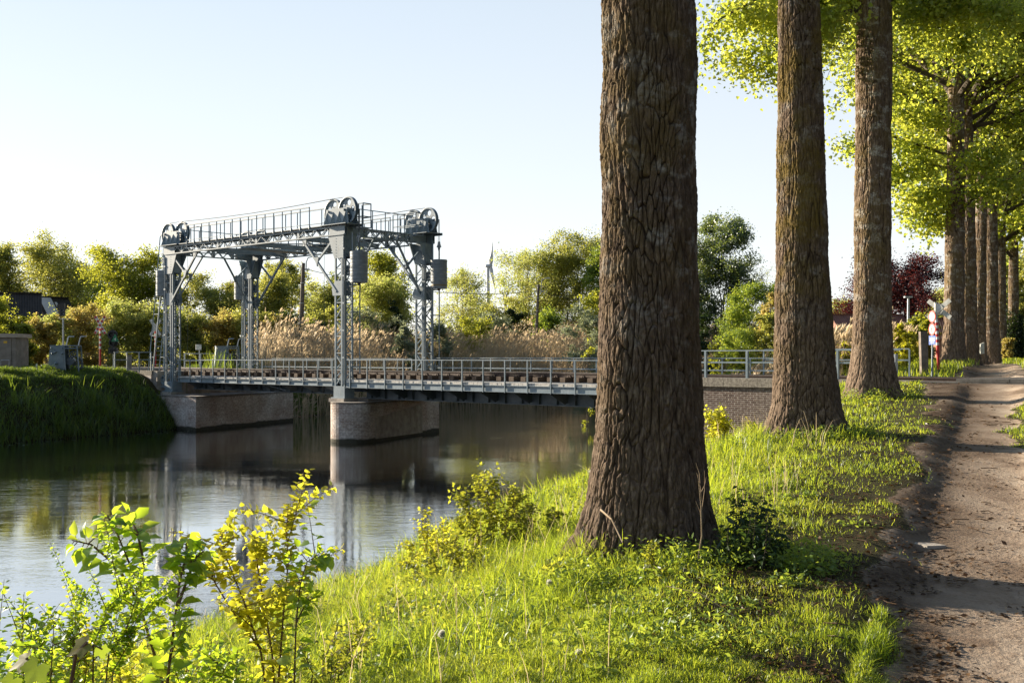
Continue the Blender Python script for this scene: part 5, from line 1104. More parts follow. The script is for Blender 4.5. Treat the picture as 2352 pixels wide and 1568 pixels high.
# ---------------------------------------------------------------- trees behind
TR = [  # name, label, px, Y, top, width px, material, n, leaf, f0, stems, up, extra
 ('broadleaf_tree', 'tall yellow-green tree cut by the left picture edge', -5, 118, 548, 120, 'lf_olive', 12000, .2, .2, 1, .5),
 ('broadleaf_tree', 'broad flat-topped golden-green tree above the dark roofed house', 118, 122, 568, 190, 'lf_olive', 17000, .2, .2, 1, .25),
 ('broadleaf_tree', 'dark olive tree between the broad golden tree and the ladder', 218, 128, 612, 150, 'lf_green', 11000, .22, .15, 1, .4),
 ('broadleaf_tree', 'bright yellow-green tree just left of the ladder top', 300, 108, 572, 150, 'lf_lime', 15000, .2, .12, 2, .6),
 ('broadleaf_tree', 'loose tree with thin reddish top behind the left tower', 415, 116, 615, 110, 'lf_olive', 8000, .2, .15, 2, .6),
 ('broadleaf_tree', 'low golden tree between the left tower and the second tower', 497, 112, 652, 110, 'lf_olive', 9500, .2, .1, 2, .5),
 ('broadleaf_tree', 'reddish tree top behind the second tower from the left', 545, 135, 640, 70, 'lf_copper', 3500, .2, .3, 1, .5),
 ('broadleaf_tree', 'yellow-green tree right behind the second tower from the left', 610, 110, 628, 120, 'lf_olive', 11000, .2, .1, 2, .55),
 ('broadleaf_tree', 'tall thin-topped tree beside the thick leaning pole', 668, 118, 603, 100, 'lf_olive', 8500, .19, .15, 3, .7),
 ('broadleaf_tree', 'golden tree between the leaning pole and the middle tower', 742, 112, 640, 110, 'lf_gold', 11000, .2, .1, 2, .5),
 ('broadleaf_tree', 'fresh green tree behind the nearest counterweight', 868, 100, 588, 120, 'lf_lime', 9500, .2, .2, 2, .6),
 ('broadleaf_tree', 'rounded golden-brown tree right of the middle tower', 890, 92, 652, 125, 'lf_gold', 14000, .18, .1, 2, .4),
 ('broadleaf_tree', 'thin-leaved golden tree just right of the rightmost tower', 1050, 118, 632, 120, 'lf_gold', 6500, .18, .1, 3, .8),
 ('broadleaf_tree', 'low green shrubby tree under the wind turbine', 1118, 128, 704, 110, 'lf_olive', 6000, .2, .05, 3, .5),
 ('broadleaf_tree', 'tall airy tree with upright stems right of the turbine', 1222, 140, 590, 150, 'lf_gold', 11000, .21, .1, 5, .9),
 ('broadleaf_tree', 'highest airy yellow-green tree left of the nearest poplar trunk', 1318, 140, 566, 150, 'lf_olive', 17000, .21, .1, 5, .9),
 ('broadleaf_tree', 'green tree half hidden by the nearest poplar trunk', 1400, 135, 570, 110, 'lf_green', 10000, .22, .1, 3, .7),
 ('columnar_poplar', 'big dark green pointed tree between the two nearest poplars', 1652, 128, 520, 150, 'lf_poplar2', 24000, .2, .02, 5, 1.1),
 ('broadleaf_tree', 'leafy green tree at the foot of the big pointed tree', 1728, 118, 640, 110, 'lf_green', 12000, .2, .05, 3, .6),
 ('broadleaf_tree', 'slim orange-leaved tree left of the second poplar', 1763, 112, 640, 54, 'lf_orange', 4500, .18, .1, 2, .6),
 ('bare_tree', 'bare fine-twigged crown behind the orange tree', 1758, 130, 614, 84, 'lf_gold', 700, .13, .3, 3, 1.0),
 ('broadleaf_tree', 'green tree low behind the bare crown', 1778, 110, 700, 70, 'lf_olive', 6000, .2, .05, 2, .5),
 ('broadleaf_tree', 'pale distant tree between the second and third poplars', 1935, 170, 690, 80, 'lf_gold', 6000, .28, .05, 2, .5),
 ('copper_beech', 'dark purple copper beech behind the third poplar and the signs', 2046, 105, 606, 225, 'lf_copper', 42000, .2, .05, 1, .45),
 ('broadleaf_tree', 'pale golden distant tree behind the crossed boards', 2160, 170, 668, 90, 'lf_gold', 7000, .3, .05, 2, .5),
 ('broadleaf_tree', 'tall olive tree filling the right edge beyond the poplars', 2365, 110, 560, 90, 'lf_olive', 14000, .22, .02, 2, .5),
 ('broadleaf_tree', 'tree seen through the gaps behind the row of poplars', 2280, 150, 600, 160, 'lf_olive', 14000, .28, .05, 2, .5)]
M['lf_lime'] = leafmat('lime_leaves', [(.04, .06, .008), (.1, .13, .015), (.17, .19, .02)], [(.34, .38, .03), (.56, .58, .05), (.72, .7, .09)], .55)
M['lf_poplar2'] = leafmat('dark_poplar_leaves', [(.03, .06, .02), (.06, .1, .03), (.12, .16, .05)], [(.16, .24, .04), (.28, .36, .06), (.46, .5, .1)], .45, .1)
for (nm, lab, px, Y, top, wp, mt, n, lf, f0, st, up) in TR:
    tree(nm, lab, px, Y, top, wp, M[mt] if False else mt, n=int(n * 2.4), leaf=lf * .92, f0=f0, stems=st, up=up, fc=.28 if nm == 'columnar_poplar' else .5, fh=.74 if nm == 'columnar_poplar' else .56, nl=34 if st == 1 else 36, sub=8 if nm != 'bare_tree' else 12, r0=.22, sigk=.11 if n > 9000 else .1, group='trees behind the canal')
HB = [(-8, 72, 686, 100, 'lf_lime', 'bright willow-like shrub behind the utility cabinet'), (48, 70, 742, 60, 'lf_lime', 'yellow-green shrub between cabinet and dark roof'), (96, 76, 738, 66, 'lf_orange', 'orange-leaved hedge shrub under the dark roof'),
      (160, 78, 722, 86, 'lf_gold', 'golden hedge shrub behind the traffic light'), (218, 78, 706, 90, 'lf_orange', 'orange hedge shrub behind the red and white cross'), (280, 77, 696, 104, 'lf_gold', 'highest golden hedge shrub left of the ladder'),
      (340, 78, 714, 80, 'lf_olive', 'olive hedge shrub behind the ladder'), (400, 78, 708, 84, 'lf_goldb', 'golden hedge shrub behind the left tower'), (455, 79, 724, 80, 'lf_olive', 'olive hedge shrub right of the left tower'), (510, 80, 722, 84, 'lf_orange', 'orange hedge shrub left of the second tower'),
      (570, 80, 722, 90, 'lf_olive', 'green shrub behind the second tower'), (622, 78, 735, 60, 'lf_orange', 'small orange shrub right of the second tower')]
M['lf_goldb'] = M['lf_gold']
for px, Y, top, wp, mt, lab in HB:
    tree('hedge_shrub', lab, px, Y, top, wp, mt, 'shrub', 'hedge shrubs on the left bank', n=15000, leaf=.125, f0=.05, stems=4, up=.45, fc=.55, fh=.62, nl=24, sub=7, r0=.05, sigk=.12)
SH = [(668, 80, 722, 62, 'lf_dark', 'round dark evergreen shrub left of the leaning pole', .11), (712, 84, 738, 56, 'lf_dark', 'dark evergreen shrub right of the leaning pole', .11), (748, 90, 716, 70, 'lf_olive', 'olive shrub left of the middle tower', .14),
      (848, 88, 712, 90, 'lf_silver', 'pale grey-green shrub right of the middle tower', .12), (930, 84, 728, 50, 'lf_silver', 'white blossoming shrub before the golden tree', .13), (902, 90, 690, 40, 'lf_dark', 'dark narrow conifer among the golden foliage', .12), (1012, 92, 742, 56, 'lf_silver', 'silvery shrub behind the rightmost tower', .13),
      (1075, 100, 730, 70, 'lf_lime', 'yellow-green shrub in the reeds right of the rightmost tower', .14), (1128, 108, 724, 80, 'lf_silver', 'grey-green bush behind the reeds below the turbine', .15), (1180, 118, 712, 70, 'lf_dark', 'dark bush behind the reeds left of the right pole', .16),
      (1260, 122, 716, 90, 'lf_green', 'dark green bush right of the right pole', .17), (1352, 100, 704, 84, 'lf_silver', 'pale grey-green rounded bush left of the nearest trunk', .14), (1376, 112, 668, 70, 'lf_lime', 'yellow bush peeping out beside the nearest trunk', .16),
      (1610, 104, 700, 70, 'lf_dark', 'dark green bush just right of the nearest trunk', .15), (1700, 112, 742, 90, 'lf_green', 'low green bushes right of the parked car', .16), (2105, 72, 722, 56, 'lf_lime', 'light green bush right of the street lamp', .12),
      (2062, 52, 748, 40, 'lf_yellow', 'sunlit yellow bush behind the junction box', .08), (2092, 46, 768, 40, 'lf_yellow', 'sunlit yellow bush left of the concrete post', .075), (2132, 52, 758, 30, 'lf_orange', 'orange bush between the concrete post and the signs', .08),
      (2315, 74, 772, 22, 'lf_orange', 'small orange bush at the foot of the farthest poplar', .09), (1945, 50, 752, 50, 'lf_lime', 'leafy bush behind the railing left of the third poplar', .08), (1930, 62, 780, 50, 'lf_dark', 'dark bush below the red brick house', .1)]
for px, Y, top, wp, mt, lab, lf in SH:
    tree('shrub', lab, px, Y, top, wp, mt, 'shrub', 'shrubs behind the bridge', n=9000, leaf=lf * 1.15, f0=.05, stems=3, up=.5, fc=.5, fh=.6, nl=18, sub=5, r0=.04, sigk=.13)
# saplings just beyond the right part of the bridge
for px, Y, top, wp, mt, lab, n in [(1347, 60, 770, 34, 'lf_lime', 'small bright green sapling among the reeds left of the nearest trunk', 1200), (1660, 44, 782, 60, 'lf_lime', 'leafy yellow sapling behind the railing right of the nearest trunk', 2600), (1700, 45, 800, 60, 'lf_lime', 'low yellow-green sapling behind the railing', 2200), (1750, 44, 812, 50, 'lf_olive', 'low sapling among reeds left of the second poplar', 1500),
                                (1940, 41, 790, 44, 'lf_yellow', 'yellow sapling behind the railing at the third poplar', 1500), (2075, 42, 790, 36, 'lf_yellow', 'bright sapling behind the far guard rail', 1500)]:
    tree('sapling', lab, px, Y, top, wp, mt, 'sapling', 'saplings behind the bridge railings', n=n, leaf=.085, f0=.1, stems=3, up=.7, fc=.5, fh=.6, nl=14, sub=4, r0=.02, sigk=.14, tmpl=T_POP)

# distant woods closing the horizon
rng = np.random.default_rng(77); n = 40000; X_ = rng.uniform(-300, 330, n); Yw = 205 + rng.uniform(0, 60, n); hh = 3.2 + 7.5 * fbm(X_ * .03, Yw * .02, None, 3) * rng.uniform(0, 1, n) ** .6
V_, F_ = leaves(np.stack([X_, Yw, hh], -1), rdir(rng, n), rdir(rng, n, .5), .9 * rng.uniform(.5, 1.2, n), T_FAR); wood = link_np('far_woods', V_, F_, M['lf_olive']); tag(wood, kind='stuff')

# ---------------------------------------------------------------- reeds
def reed_patch(rng, X_, Y_, hmin, hmax, wdt, plume=True):
    n = len(X_); Z_ = Hn(X_, Y_); h = rng.uniform(hmin, hmax, n); lx = rng.normal(size=n) * .12 + .1 + .35 * (fbm(X_ * .5, Y_ * .5, None, 95) - .5); h = h * (.62 + .75 * fbm(X_ * .45, Y_ * .45, None, 96)); ly = rng.normal(size=n) * .1
    b = np.stack([X_, Y_, Z_ - .05], -1); top = b + np.stack([lx * h, ly * h, h], -1); mid = b + np.stack([lx * h * .3, ly * h * .3, h * .55], -1); w_ = np.stack([np.ones(n), rng.normal(size=n) * .4, np.zeros(n)], -1) * wdt / 2
    V_ = np.stack([b - w_, b + w_, mid - w_ * .8, mid + w_ * .8, top], 1).reshape(-1, 3); i = np.arange(n)[:, None] * 5
    Vs = [V_]; F4 = [i + np.array([[0, 1, 3, 2]])]; F3 = [i + np.array([[2, 3, 4]])]; off = len(V_)
    m_ = n; c = np.arange(n); pos = b[c] + (top - b)[c] * rng.uniform(.25, .95, (m_, 1)); dr = np.stack([rng.normal(size=m_) + .5, rng.normal(size=m_) * .5, rng.uniform(.1, 1.1, m_)], -1)
    v, f = leaves(pos, dr, rdir(rng, m_), rng.uniform(.25, .5, m_), (T_FAR[0] * np.array([1, .09, 1]), T_FAR[1])); Vs.append(v); F3.append(f[0] + off); off += len(v)
    if plume:
        sel = np.repeat(np.where(rng.uniform(size=n) < .5)[0], 5); m_ = len(sel); dr = np.stack([lx[sel] + .3 + rng.normal(size=m_) * .14, rng.normal(size=m_) * .2, rng.uniform(.6, 1, m_)], -1)
        v, f = leaves(top[sel] - np.array([0, 0, .08]) + rng.normal(size=(m_, 3)) * .03, dr, rdir(rng, m_), rng.uniform(.2, .38, m_), (T_FAR[0] * np.array([1, .26, 1]), T_FAR[1])); Vs.append(v); F3.append(f[0] + off)
    return np.concatenate(Vs), [np.concatenate(F4), np.concatenate(F3)]
rng = np.random.default_rng(8); n = 90000; X_ = rng.uniform(-17, 40, n); Y_ = rng.uniform(62, 134, n); d, ins, near = canal(X_, Y_)
bb_ = (X_ - A0.x) * W.x + (Y_ - A0.y) * W.y
ok = (~near) & (((~ins) & (d < 7.5)) | (ins & (d < 1.2))) & (bb_ > 9) & (fbm(X_ * .3, Y_ * .3, None, 4) > .3); X1, Y1 = X_[ok], Y_[ok]; ok2 = rng.uniform(size=len(X1)) < .95; X1, Y1 = X1[ok2][:26000], Y1[ok2][:26000]
v, f = reed_patch(rng, X1, Y1, 1.9, 3.2, .03); o = link_np('reeds', v, f, M['reed']); tag(o, kind='stuff')
X_ = rng.uniform(-2, 30, 26000); Y_ = rng.uniform(126, 140, 26000); v, f = reed_patch(rng, X_[:9000], Y_[:9000], 1.6, 3.0, .04); o = link_np('back_reeds', v, f, M['reed']); tag(o, kind='stuff')
n = 40000; X_ = rng.uniform(4, 26, n); Y_ = rng.uniform(40, 62, n); d, ins, near = canal(X_, Y_); bb_ = (X_ - A0.x) * W.x + (Y_ - A0.y) * W.y; pxs = X_ / Y_ * F + CX
ok = near & (~ins) & (d < 7) & (bb_ > 6) & (pxs < 2110) & (fbm(X_ * .5, Y_ * .5, None, 14) > .42); v, f = reed_patch(rng, X_[ok][:4500], Y_[ok][:4500], 1.0, 1.9, .018); o = link_np('near_reeds', v, f, M['reed']); tag(o, kind='stuff')

# ---------------------------------------------------------------- grass
def blades(rng, X_, Y_, h, wdt, lean=.35, zoff=0):
    n = len(X_); Z_ = Hn(X_, Y_) + zoff; a = rng.uniform(0, 6.28, n); ax = np.stack([np.cos(a), np.sin(a), np.zeros(n)], -1); ln = (np.abs(rng.normal(size=n)) * lean + .1) * h
    la = a + 1.57 + rng.normal(size=n) * .5; ld = np.stack([np.cos(la), np.sin(la), np.zeros(n)], -1); b = np.stack([X_, Y_, Z_ - .015], -1); w_ = ax * (wdt / 2)[:, None]; up = np.array([0, 0, 1.])
    m1 = b + up * (h * .5)[:, None] + ld * (ln * .22)[:, None]; m2 = b + up * (h * .85)[:, None] + ld * (ln * .62)[:, None]; tp = b + up * (h * (1 - .12 * ln / h))[:, None] + ld * ln[:, None] * 1.15
    V_ = np.stack([b - w_, b + w_, m1 - w_ * .9, m1 + w_ * .9, m2 - w_ * .6, m2 + w_ * .6, tp], 1).reshape(-1, 3); i = np.arange(n)[:, None] * 7
    return V_, [np.concatenate([i + np.array([[0, 1, 3, 2]]), i + np.array([[2, 3, 5, 4]])]), i + np.array([[4, 5, 6]])]
def abs_block(X_, Y_):
    a = (X_ - A0.x) * U.x + (Y_ - A0.y) * U.y; b = (X_ - A0.x) * W.x + (Y_ - A0.y) * W.y
    return ((a < -14.6) & (a > -25.6) & (b > -.3) & (b < 5.2)) | ((a < -25.5) & (b > .3) & (b < 4.4)) | ((a > LAB - 3.4) & (a < LAB + 4.7) & (b > -.8) & (b < 8)) | ((a > LAB + 4.4) & (a < LAB + 12) & (b > -1.3) & (b < 6.2))
rng = np.random.default_rng(3); n = 1150000; px = rng.uniform(-200, 2560, n); py = rng.uniform(862, 2050, n) ; Y_ = 1.55 * F / (py - 820); Y_ = np.where(Y_ > 30, 30 + (Y_ - 30) * rng.uniform(0, 1, n), Y_); X_ = (px - CX) / F * Y_
d, ins, near = canal(X_, Y_); pmk = pathmask(X_, Y_); s_ = X_ - .434 * Y_
worn = np.clip((s_ + 3.2) / 2.2, 0, 1) * (s_ < -.8)                   # grass thins out towards the path
patchy = fbm(X_ * 1.6, Y_ * 1.6, None, 51)
# under the nearest trunk the soil is nearly bare
x1, y1 = gx(1490, 9.6), 9.6; bare = np.exp(-(((X_ - x1 - .9) / 1.3) ** 2 + ((Y_ - y1 + .9) / 1.0) ** 2))
keep = near & (~ins) & (rng.uniform(size=n) > pmk * 1.25 - .02) & (pmk < .8) & (~abs_block(X_, Y_)) & (rng.uniform(size=n) > np.clip(worn * 1.5 * (1.12 - patchy * 1.3), 0, .93)) & (rng.uniform(size=n) > bare * .85) & (rng.uniform(size=n) < .5 + .9 * patchy) & (Y_ > 2.6) & (d > .1) & (s_ < 9)
X_, Y_, d, worn, s_, pmk = X_[keep], Y_[keep], d[keep], worn[keep], s_[keep], pmk[keep]; n = len(X_)
clump = np.clip(fbm(X_ * 2.6, Y_ * 2.6, None, 52) * .6 + fbm(X_ * 7, Y_ * 7, None, 53) * .7 - .15, 0, 1); tall = np.clip((6.2 - d) / 3.5, 0, 1)
h = (.04 + (.16 + .16 * tall) * clump ** 2.0 + tall * .2 * clump) * rng.uniform(.55, 1.3, n) * (1 - .5 * worn) * np.where(pmk > .2, .5, 1) * np.where(Y_ > 14, 1.15, 1)
for (tx, ty, tr_) in ((x1, y1, .75), (gx(1853, 17.9), 17.9, .85), (x3, y3, .8)): h *= 1 + 1.1 * np.exp(-((np.hypot(X_ - tx, Y_ - ty) - tr_) / .28) ** 2)
wdt = np.maximum(.0038, Y_ * .00045) * rng.uniform(.7, 1.3, n)
v, f = blades(rng, X_, Y_, h, wdt, .75); o = link_np('grass', v, f, M['grass']); tag(o, kind='stuff'); print('grass', n)
# tall tufts on the slope to the water
n = 110000; X_ = rng.uniform(-13, 4, n); Y_ = rng.uniform(4, 40, n); d, ins, near = canal(X_, Y_); ok = near & (~ins) & (d < 6.2) & (fbm(X_ * 1.5, Y_ * 1.5, None, 61) > .46) & (~abs_block(X_, Y_)); X_, Y_ = X_[ok], Y_[ok]; n = len(X_)
v, f = blades(rng, X_, Y_, rng.uniform(.14, .38, n), np.maximum(.005, Y_ * .0005), .75); o = link_np('bank_grass', v, f, M['grass']); tag(o, kind='stuff')
# dry stalks
n = 9000; X_ = rng.uniform(-9, 8, n); Y_ = rng.uniform(5, 34, n); d, ins, near = canal(X_, Y_); ok = near & (~ins) & (d < 7) & (fbm(X_ * 1.1, Y_ * 1.1, None, 62) > .5); X_, Y_ = X_[ok], Y_[ok]; n = len(X_)
v, f = blades(rng, X_, Y_, rng.uniform(.25, .6, n), np.maximum(.0035, Y_ * .0004), .5); o = link_np('dry_grass', v, f, M['reed']); tag(o, kind='stuff')
# far bank
n = 330000; X_ = rng.uniform(-34, -12, n); Y_ = rng.uniform(40, 76, n); d, ins, near = canal(X_, Y_); px = X_ / Y_ * F + CX; ok = (~near) & (~ins) & (px > -60) & (d < 9) & (~abs_block(X_, Y_)); X_, Y_, d = X_[ok], Y_[ok], d[ok]; n = len(X_)
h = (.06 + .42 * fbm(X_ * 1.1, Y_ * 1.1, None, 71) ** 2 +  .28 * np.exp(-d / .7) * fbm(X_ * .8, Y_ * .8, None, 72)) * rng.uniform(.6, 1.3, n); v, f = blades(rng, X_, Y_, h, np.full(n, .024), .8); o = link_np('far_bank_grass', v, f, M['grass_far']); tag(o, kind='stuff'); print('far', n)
n = 16000; X_ = rng.uniform(-18, 0, n); Y_ = rng.uniform(60, 98, n); d, ins, near = canal(X_, Y_); ok = (~near) & (~ins) & (d < 3.5); X_, Y_ = X_[ok], Y_[ok]; n = len(X_); v, f = blades(rng, X_, Y_, rng.uniform(.7, 1.6, n), np.full(n, .03), .3); o = link_np('sedge', v, f, M['grass_far']); tag(o, kind='stuff')
n = 60000; X_ = rng.uniform(12, 34, n); Y_ = rng.uniform(36, 80, n); d, ins, near = canal(X_, Y_); s_ = X_ - .434 * Y_; ok = near & (~ins) & (pathmask(X_, Y_) < .4) & (~abs_block(X_, Y_)) & (np.abs(s_ + 2.5) < 4); X_, Y_ = X_[ok], Y_[ok]; n = len(X_); v, f = blades(rng, X_, Y_, rng.uniform(.12, .34, n), np.full(n, .02), .4); o = link_np('verge_grass', v, f, M['grass']); tag(o, kind='stuff')

# litter and twigs on the path
n = 17000; px = rng.uniform(1500, 2500, n); py = rng.uniform(890, 1750, n); Y_ = 1.6 * F / (py - 820); X_ = (px - CX) / F * Y_; pmk = pathmask(X_, Y_); s_ = X_ - .434 * Y_
ok = (s_ > -2.6) & (s_ < 2) & (rng.uniform(size=n) < np.where(s_ < -.25, .95, .38)) & (fbm(X_ * 2, Y_ * 2, None, 81) > .42); X_, Y_ = X_[ok], Y_[ok]; n = len(X_); pos = np.stack([X_, Y_, Hn(X_, Y_) + .012], -1); dr = rdir(rng, n, 0, .12); v, f = leaves(pos, dr, rdir(rng, n, 2.5), rng.uniform(.018, .05, n) * (1 + Y_ / 30), T_FAR, .7); o = link_np('fallen_leaves', v, f, M['litter']); tag(o, kind='stuff')
m = MB(); r2 = random.Random(4)
for i in range(90):
    Yq = r2.uniform(5.5, 22); s0 = r2.uniform(-1.5, .5); xq = .434 * Yq + s0; z = H(xq, Yq) + .02; a = r2.uniform(0, 6.28); L = r2.uniform(.05, .2); m.path([V3((xq, Yq, z)), V3((xq + math.cos(a) * L * .5, Yq + math.sin(a) * L * .5, z + r2.uniform(0, .015))), V3((xq + math.cos(a + .3) * L, Yq + math.sin(a + .3) * L, z))], .0025 + Yq * .0002, 4)
o = m.build('fallen_twigs', M['litter']); tag(o, kind='stuff')
xq, yq = gx(2125, 9.9), 9.9; m = MB(); z = H(xq, yq); m.prism([V3((xq - .13, yq + .1, z - .01)), V3((xq - .02, yq - .1, z - .01)), V3((xq + .16, yq - .07, z - .01)), V3((xq + .1, yq + .06, z - .01))], (0, 0, .035)); o = m.build('flat_stone', M['concrete']); tag(o, 'flat pale stone lying at the left edge of the path', 'stone')
# low weeds on the bank and round the trunks
def weeds(name, centres, n, size, mat, hmax, tmpl=T_POP):
    centres = [q for q in centres if pathmask(np.array([q[0]]), np.array([q[1]]))[0] < .1 and q[0] - .434 * q[1] < -1.2]
    C_ = np.array(centres); c = rng.integers(0, len(C_), n); r = C_[c, 2]; a = rng.uniform(0, 6.28, n); q = np.sqrt(rng.uniform(size=n)) * r; x = C_[c, 0] + np.cos(a) * q; y = C_[c, 1] + np.sin(a) * q; zz = Hn(x, y) + rng.uniform(.02, 1, n) * C_[c, 3] * hmax * (1 - .6 * (q / r) ** 2)
    v, f = leaves(np.stack([x, y, zz], -1), rdir(rng, n, .1, .6), rdir(rng, n, 1.2), size * rng.uniform(.5, 1.3, n) * (1 + y / 60), tmpl); o = link_np(name, v, f, mat); tag(o, kind='stuff'); return o
cs = []
while len(cs) < 620:
    y = rng.uniform(4.5, 32); x = rng.uniform(-9, 4); d, ins, near = canal([x], [y])
    if near[0] and not ins[0] and .2 < d[0] < 5.6 and x / y * F + CX < 1500 and rng.uniform() < (1.3 - d[0] / 6): cs.append((x, y, rng.uniform(.15, .42), rng.uniform(.3, 1)))
weeds('undergrowth', cs, 60000, .03, M['lf_lime'], .4, T_FAR)
cs = [(x1 + rng.uniform(-1.3, 1.9), y1 - rng.uniform(.45, 1.2), rng.uniform(.12, .3), rng.uniform(.3, 1)) for i in range(60)] + [(gx(1853, 17.9) + rng.uniform(-1.6, .9), 17.9 - rng.uniform(.5, 1.0), .25, .8) for i in range(26)] + [(x3 + rng.uniform(-1.0, .9), y3 - rng.uniform(.5, 1.0), .28, 1) for i in range(20)]
cs += [(rng.uniform(-1.4, 1.3), rng.uniform(6.2, 9.0), rng.uniform(.15, .4), rng.uniform(.3, .9)) for i in range(80)] + [(rng.uniform(-2.5, 4), rng.uniform(5.2, 14), rng.uniform(.06, .2), rng.uniform(.1, .35)) for i in range(120)]
weeds('trunk_weeds', cs, 20000, .036, M['lf_nettle2'] if 'lf_nettle2' in M else M['lf_green'], .3, (T_FAR[0] * np.array([1.2, .6, 1]), T_FAR[1]))
cs = []
while len(cs) < 70:
    y = rng.uniform(42, 74); x = rng.uniform(-34, -18); d, ins, near = canal([x], [y])
    if not near[0] and not ins[0] and d[0] < 5: cs.append((x, y, rng.uniform(.3, .8), rng.uniform(.3, 1)))

# ---------------------------------------------------------------- foreground saplings and bushes
def sapling(name, label, stems, mat, leafL, spacing, tmpl=T_NEAR, r=.006, spread=1.0, width=1.0, droop=.3, cat='sapling', group=None, twigs=0, seed=1, stemmat='twig'):
    """stems: list of lists of points; leaves alternate along each stem"""
    rng = np.random.default_rng(seed); t = empty(name, stems[0][0], label, cat, group); m = MB(); pos, dr, nr, sz = [], [], [], []
    ST = [([V3(p) for p in s], r, 1.) for s in stems]
    for s, _, _ in list(ST):
        for i in range(twigs):
            u = rng.uniform(.25, .9) * (len(s) - 1); a = s[int(u)].lerp(s[min(int(u) + 1, len(s) - 1)], u % 1); L = (s[-1] - s[0]).length * rng.uniform(.12, .3); d = V3(rng.normal(size=3)); d.z = abs(d.z) * .6 + .35; d.normalize()
            ST.append(([a, a + d * L * .5 + V3((0, 0, .03 * L)), a + d * L], r * .5, .75))
    for s, rr, sc in ST:
        n = len(s); m.path(s, [rr * (1 - .75 * i / (n - 1)) for i in range(n)], 6); L = sum((s[i + 1] - s[i]).length for i in range(n - 1)); cnt = max(3, int(L / spacing)); 
        for i in range(cnt):
            u = (.12 + .88 * (i + rng.uniform(-.3, .3)) / cnt) * (n - 1); u = min(max(u, 0), n - 1.001); a = s[int(u)].lerp(s[int(u) + 1], u % 1); ax = (s[int(u) + 1] - s[int(u)]).normalized()
            ph = i * 2.4 + rng.uniform(-.5, .5); side = ax.orthogonal().normalized(); side = side * math.cos(ph) + ax.cross(side) * math.sin(ph); d = side * spread + ax * rng.uniform(.2, .8) + V3((0, 0, -droop * rng.uniform(0, 1.6))); d.normalize()
            pt = leafL * .22; q = a + d * pt; m.path([a, q], [rr * .22 + .0006, rr * .18 + .0005], 3) if leafL > .045 else None
            pos.append(tuple(q)); dr.append(tuple(d)); nr.append(tuple(V3((rng.normal() * .5, rng.normal() * .5, 1)))); f = u / (n - 1); sz.append(leafL * rng.uniform(.65, 1.15) * (1 - .35 * f ** 3) * sc)
    m.build('stem', M[stemmat], t, True); V_, F_ = leaves(np.array(pos), np.array(dr), np.array(nr), np.array(sz), tmpl, width); link_np('foliage', V_, F_, M[mat], t, smooth=False); return t
def g0(px, Y): x = gx(px, Y); return V3((x, Y, H(x, Y) - .03))
Y = 4.6
sapling('cherry_sapling', 'tallest sapling in the left foreground with large drooping green leaves, tip leaning left', [[g0(395, Y), at(372, 1560, Y), at(330, 1420, Y), at(300, 1300, Y), at(268, 1222, Y), at(246, 1182, Y)], [at(320, 1390, Y), at(270, 1300, Y + .05), at(210, 1250, Y), at(165, 1240, Y)], [at(318, 1360, Y), at(330, 1290, Y - .05), at(315, 1220, Y - .05), at(296, 1185, Y)]],
        'lf_cherry', .1, .017, r=.008, width=.85, seed=2, twigs=1, group='saplings in the left foreground')
Y = 4.4
sapling('cherry_sapling', 'second large-leaved green sapling, upright, right of the tallest one', [[g0(382, Y), at(385, 1560, Y), at(398, 1450, Y), at(412, 1340, Y), at(425, 1285, Y), at(428, 1245, Y)], [at(405, 1400, Y), at(430, 1330, Y + .05), at(450, 1280, Y), at(470, 1262, Y)]],
        'lf_cherry', .092, .017, r=.0075, width=.95, seed=3, twigs=1, group='saplings in the left foreground')
Y = 5.0
sapling('poplar_sapling', 'many-stemmed sapling with small round yellow leaves, highest tip pointing up at its right', [[g0(650, Y), at(640, 1560, Y), at(650, 1420, Y), at(662, 1290, Y), at(658, 1215, Y), at(662, 1162, Y)], [g0(640, Y), at(600, 1500, Y), at(560, 1380, Y), at(520, 1280, Y), at(505, 1215, Y)], [g0(645, Y), at(625, 1500, Y), at(605, 1380, Y + .1), at(590, 1290, Y + .1), at(600, 1240, Y + .1)], [at(600, 1490, Y), at(545, 1420, Y), at(495, 1340, Y), at(470, 1290, Y)]],
        'lf_yellow', .05, .01, T_POP, r=.006, width=1.2, seed=4, twigs=8, group='saplings in the left foreground')
Y = 4.8
sapling('cherry_sapling', 'thin green-leaved sapling at the right of the yellow one, twig tips hanging right', [[g0(690, Y), at(676, 1560, Y), at(680, 1430, Y), at(690, 1340, Y), at(705, 1290, Y), at(735, 1270, Y), at(762, 1275, Y)], [at(680, 1430, Y), at(705, 1380, Y), at(730, 1370, Y)]],
        'lf_cherry', .075, .02, r=.005, seed=5, twigs=3, group='saplings in the left foreground')
Y = 4.2; x = 0
sapling('hawthorn_bush', 'arching thin twigs with tiny leaves in front of the tallest sapling', [[g0(200, Y), at(250, 1500, Y), at(330, 1400, Y), at(400, 1352, Y)], [g0(205, Y), at(215, 1480, Y), at(250, 1390, Y), at(330, 1325, Y)], [g0(180, Y), at(170, 1500, Y), at(165, 1420, Y), at(190, 1350, Y)], [g0(210, Y), at(260, 1540, Y), at(300, 1470, Y), at(280, 1420, Y)]],
        'lf_cherry', .026, .0055, T_POP, r=.004, seed=6, twigs=8, spread=1.2, cat='bush')
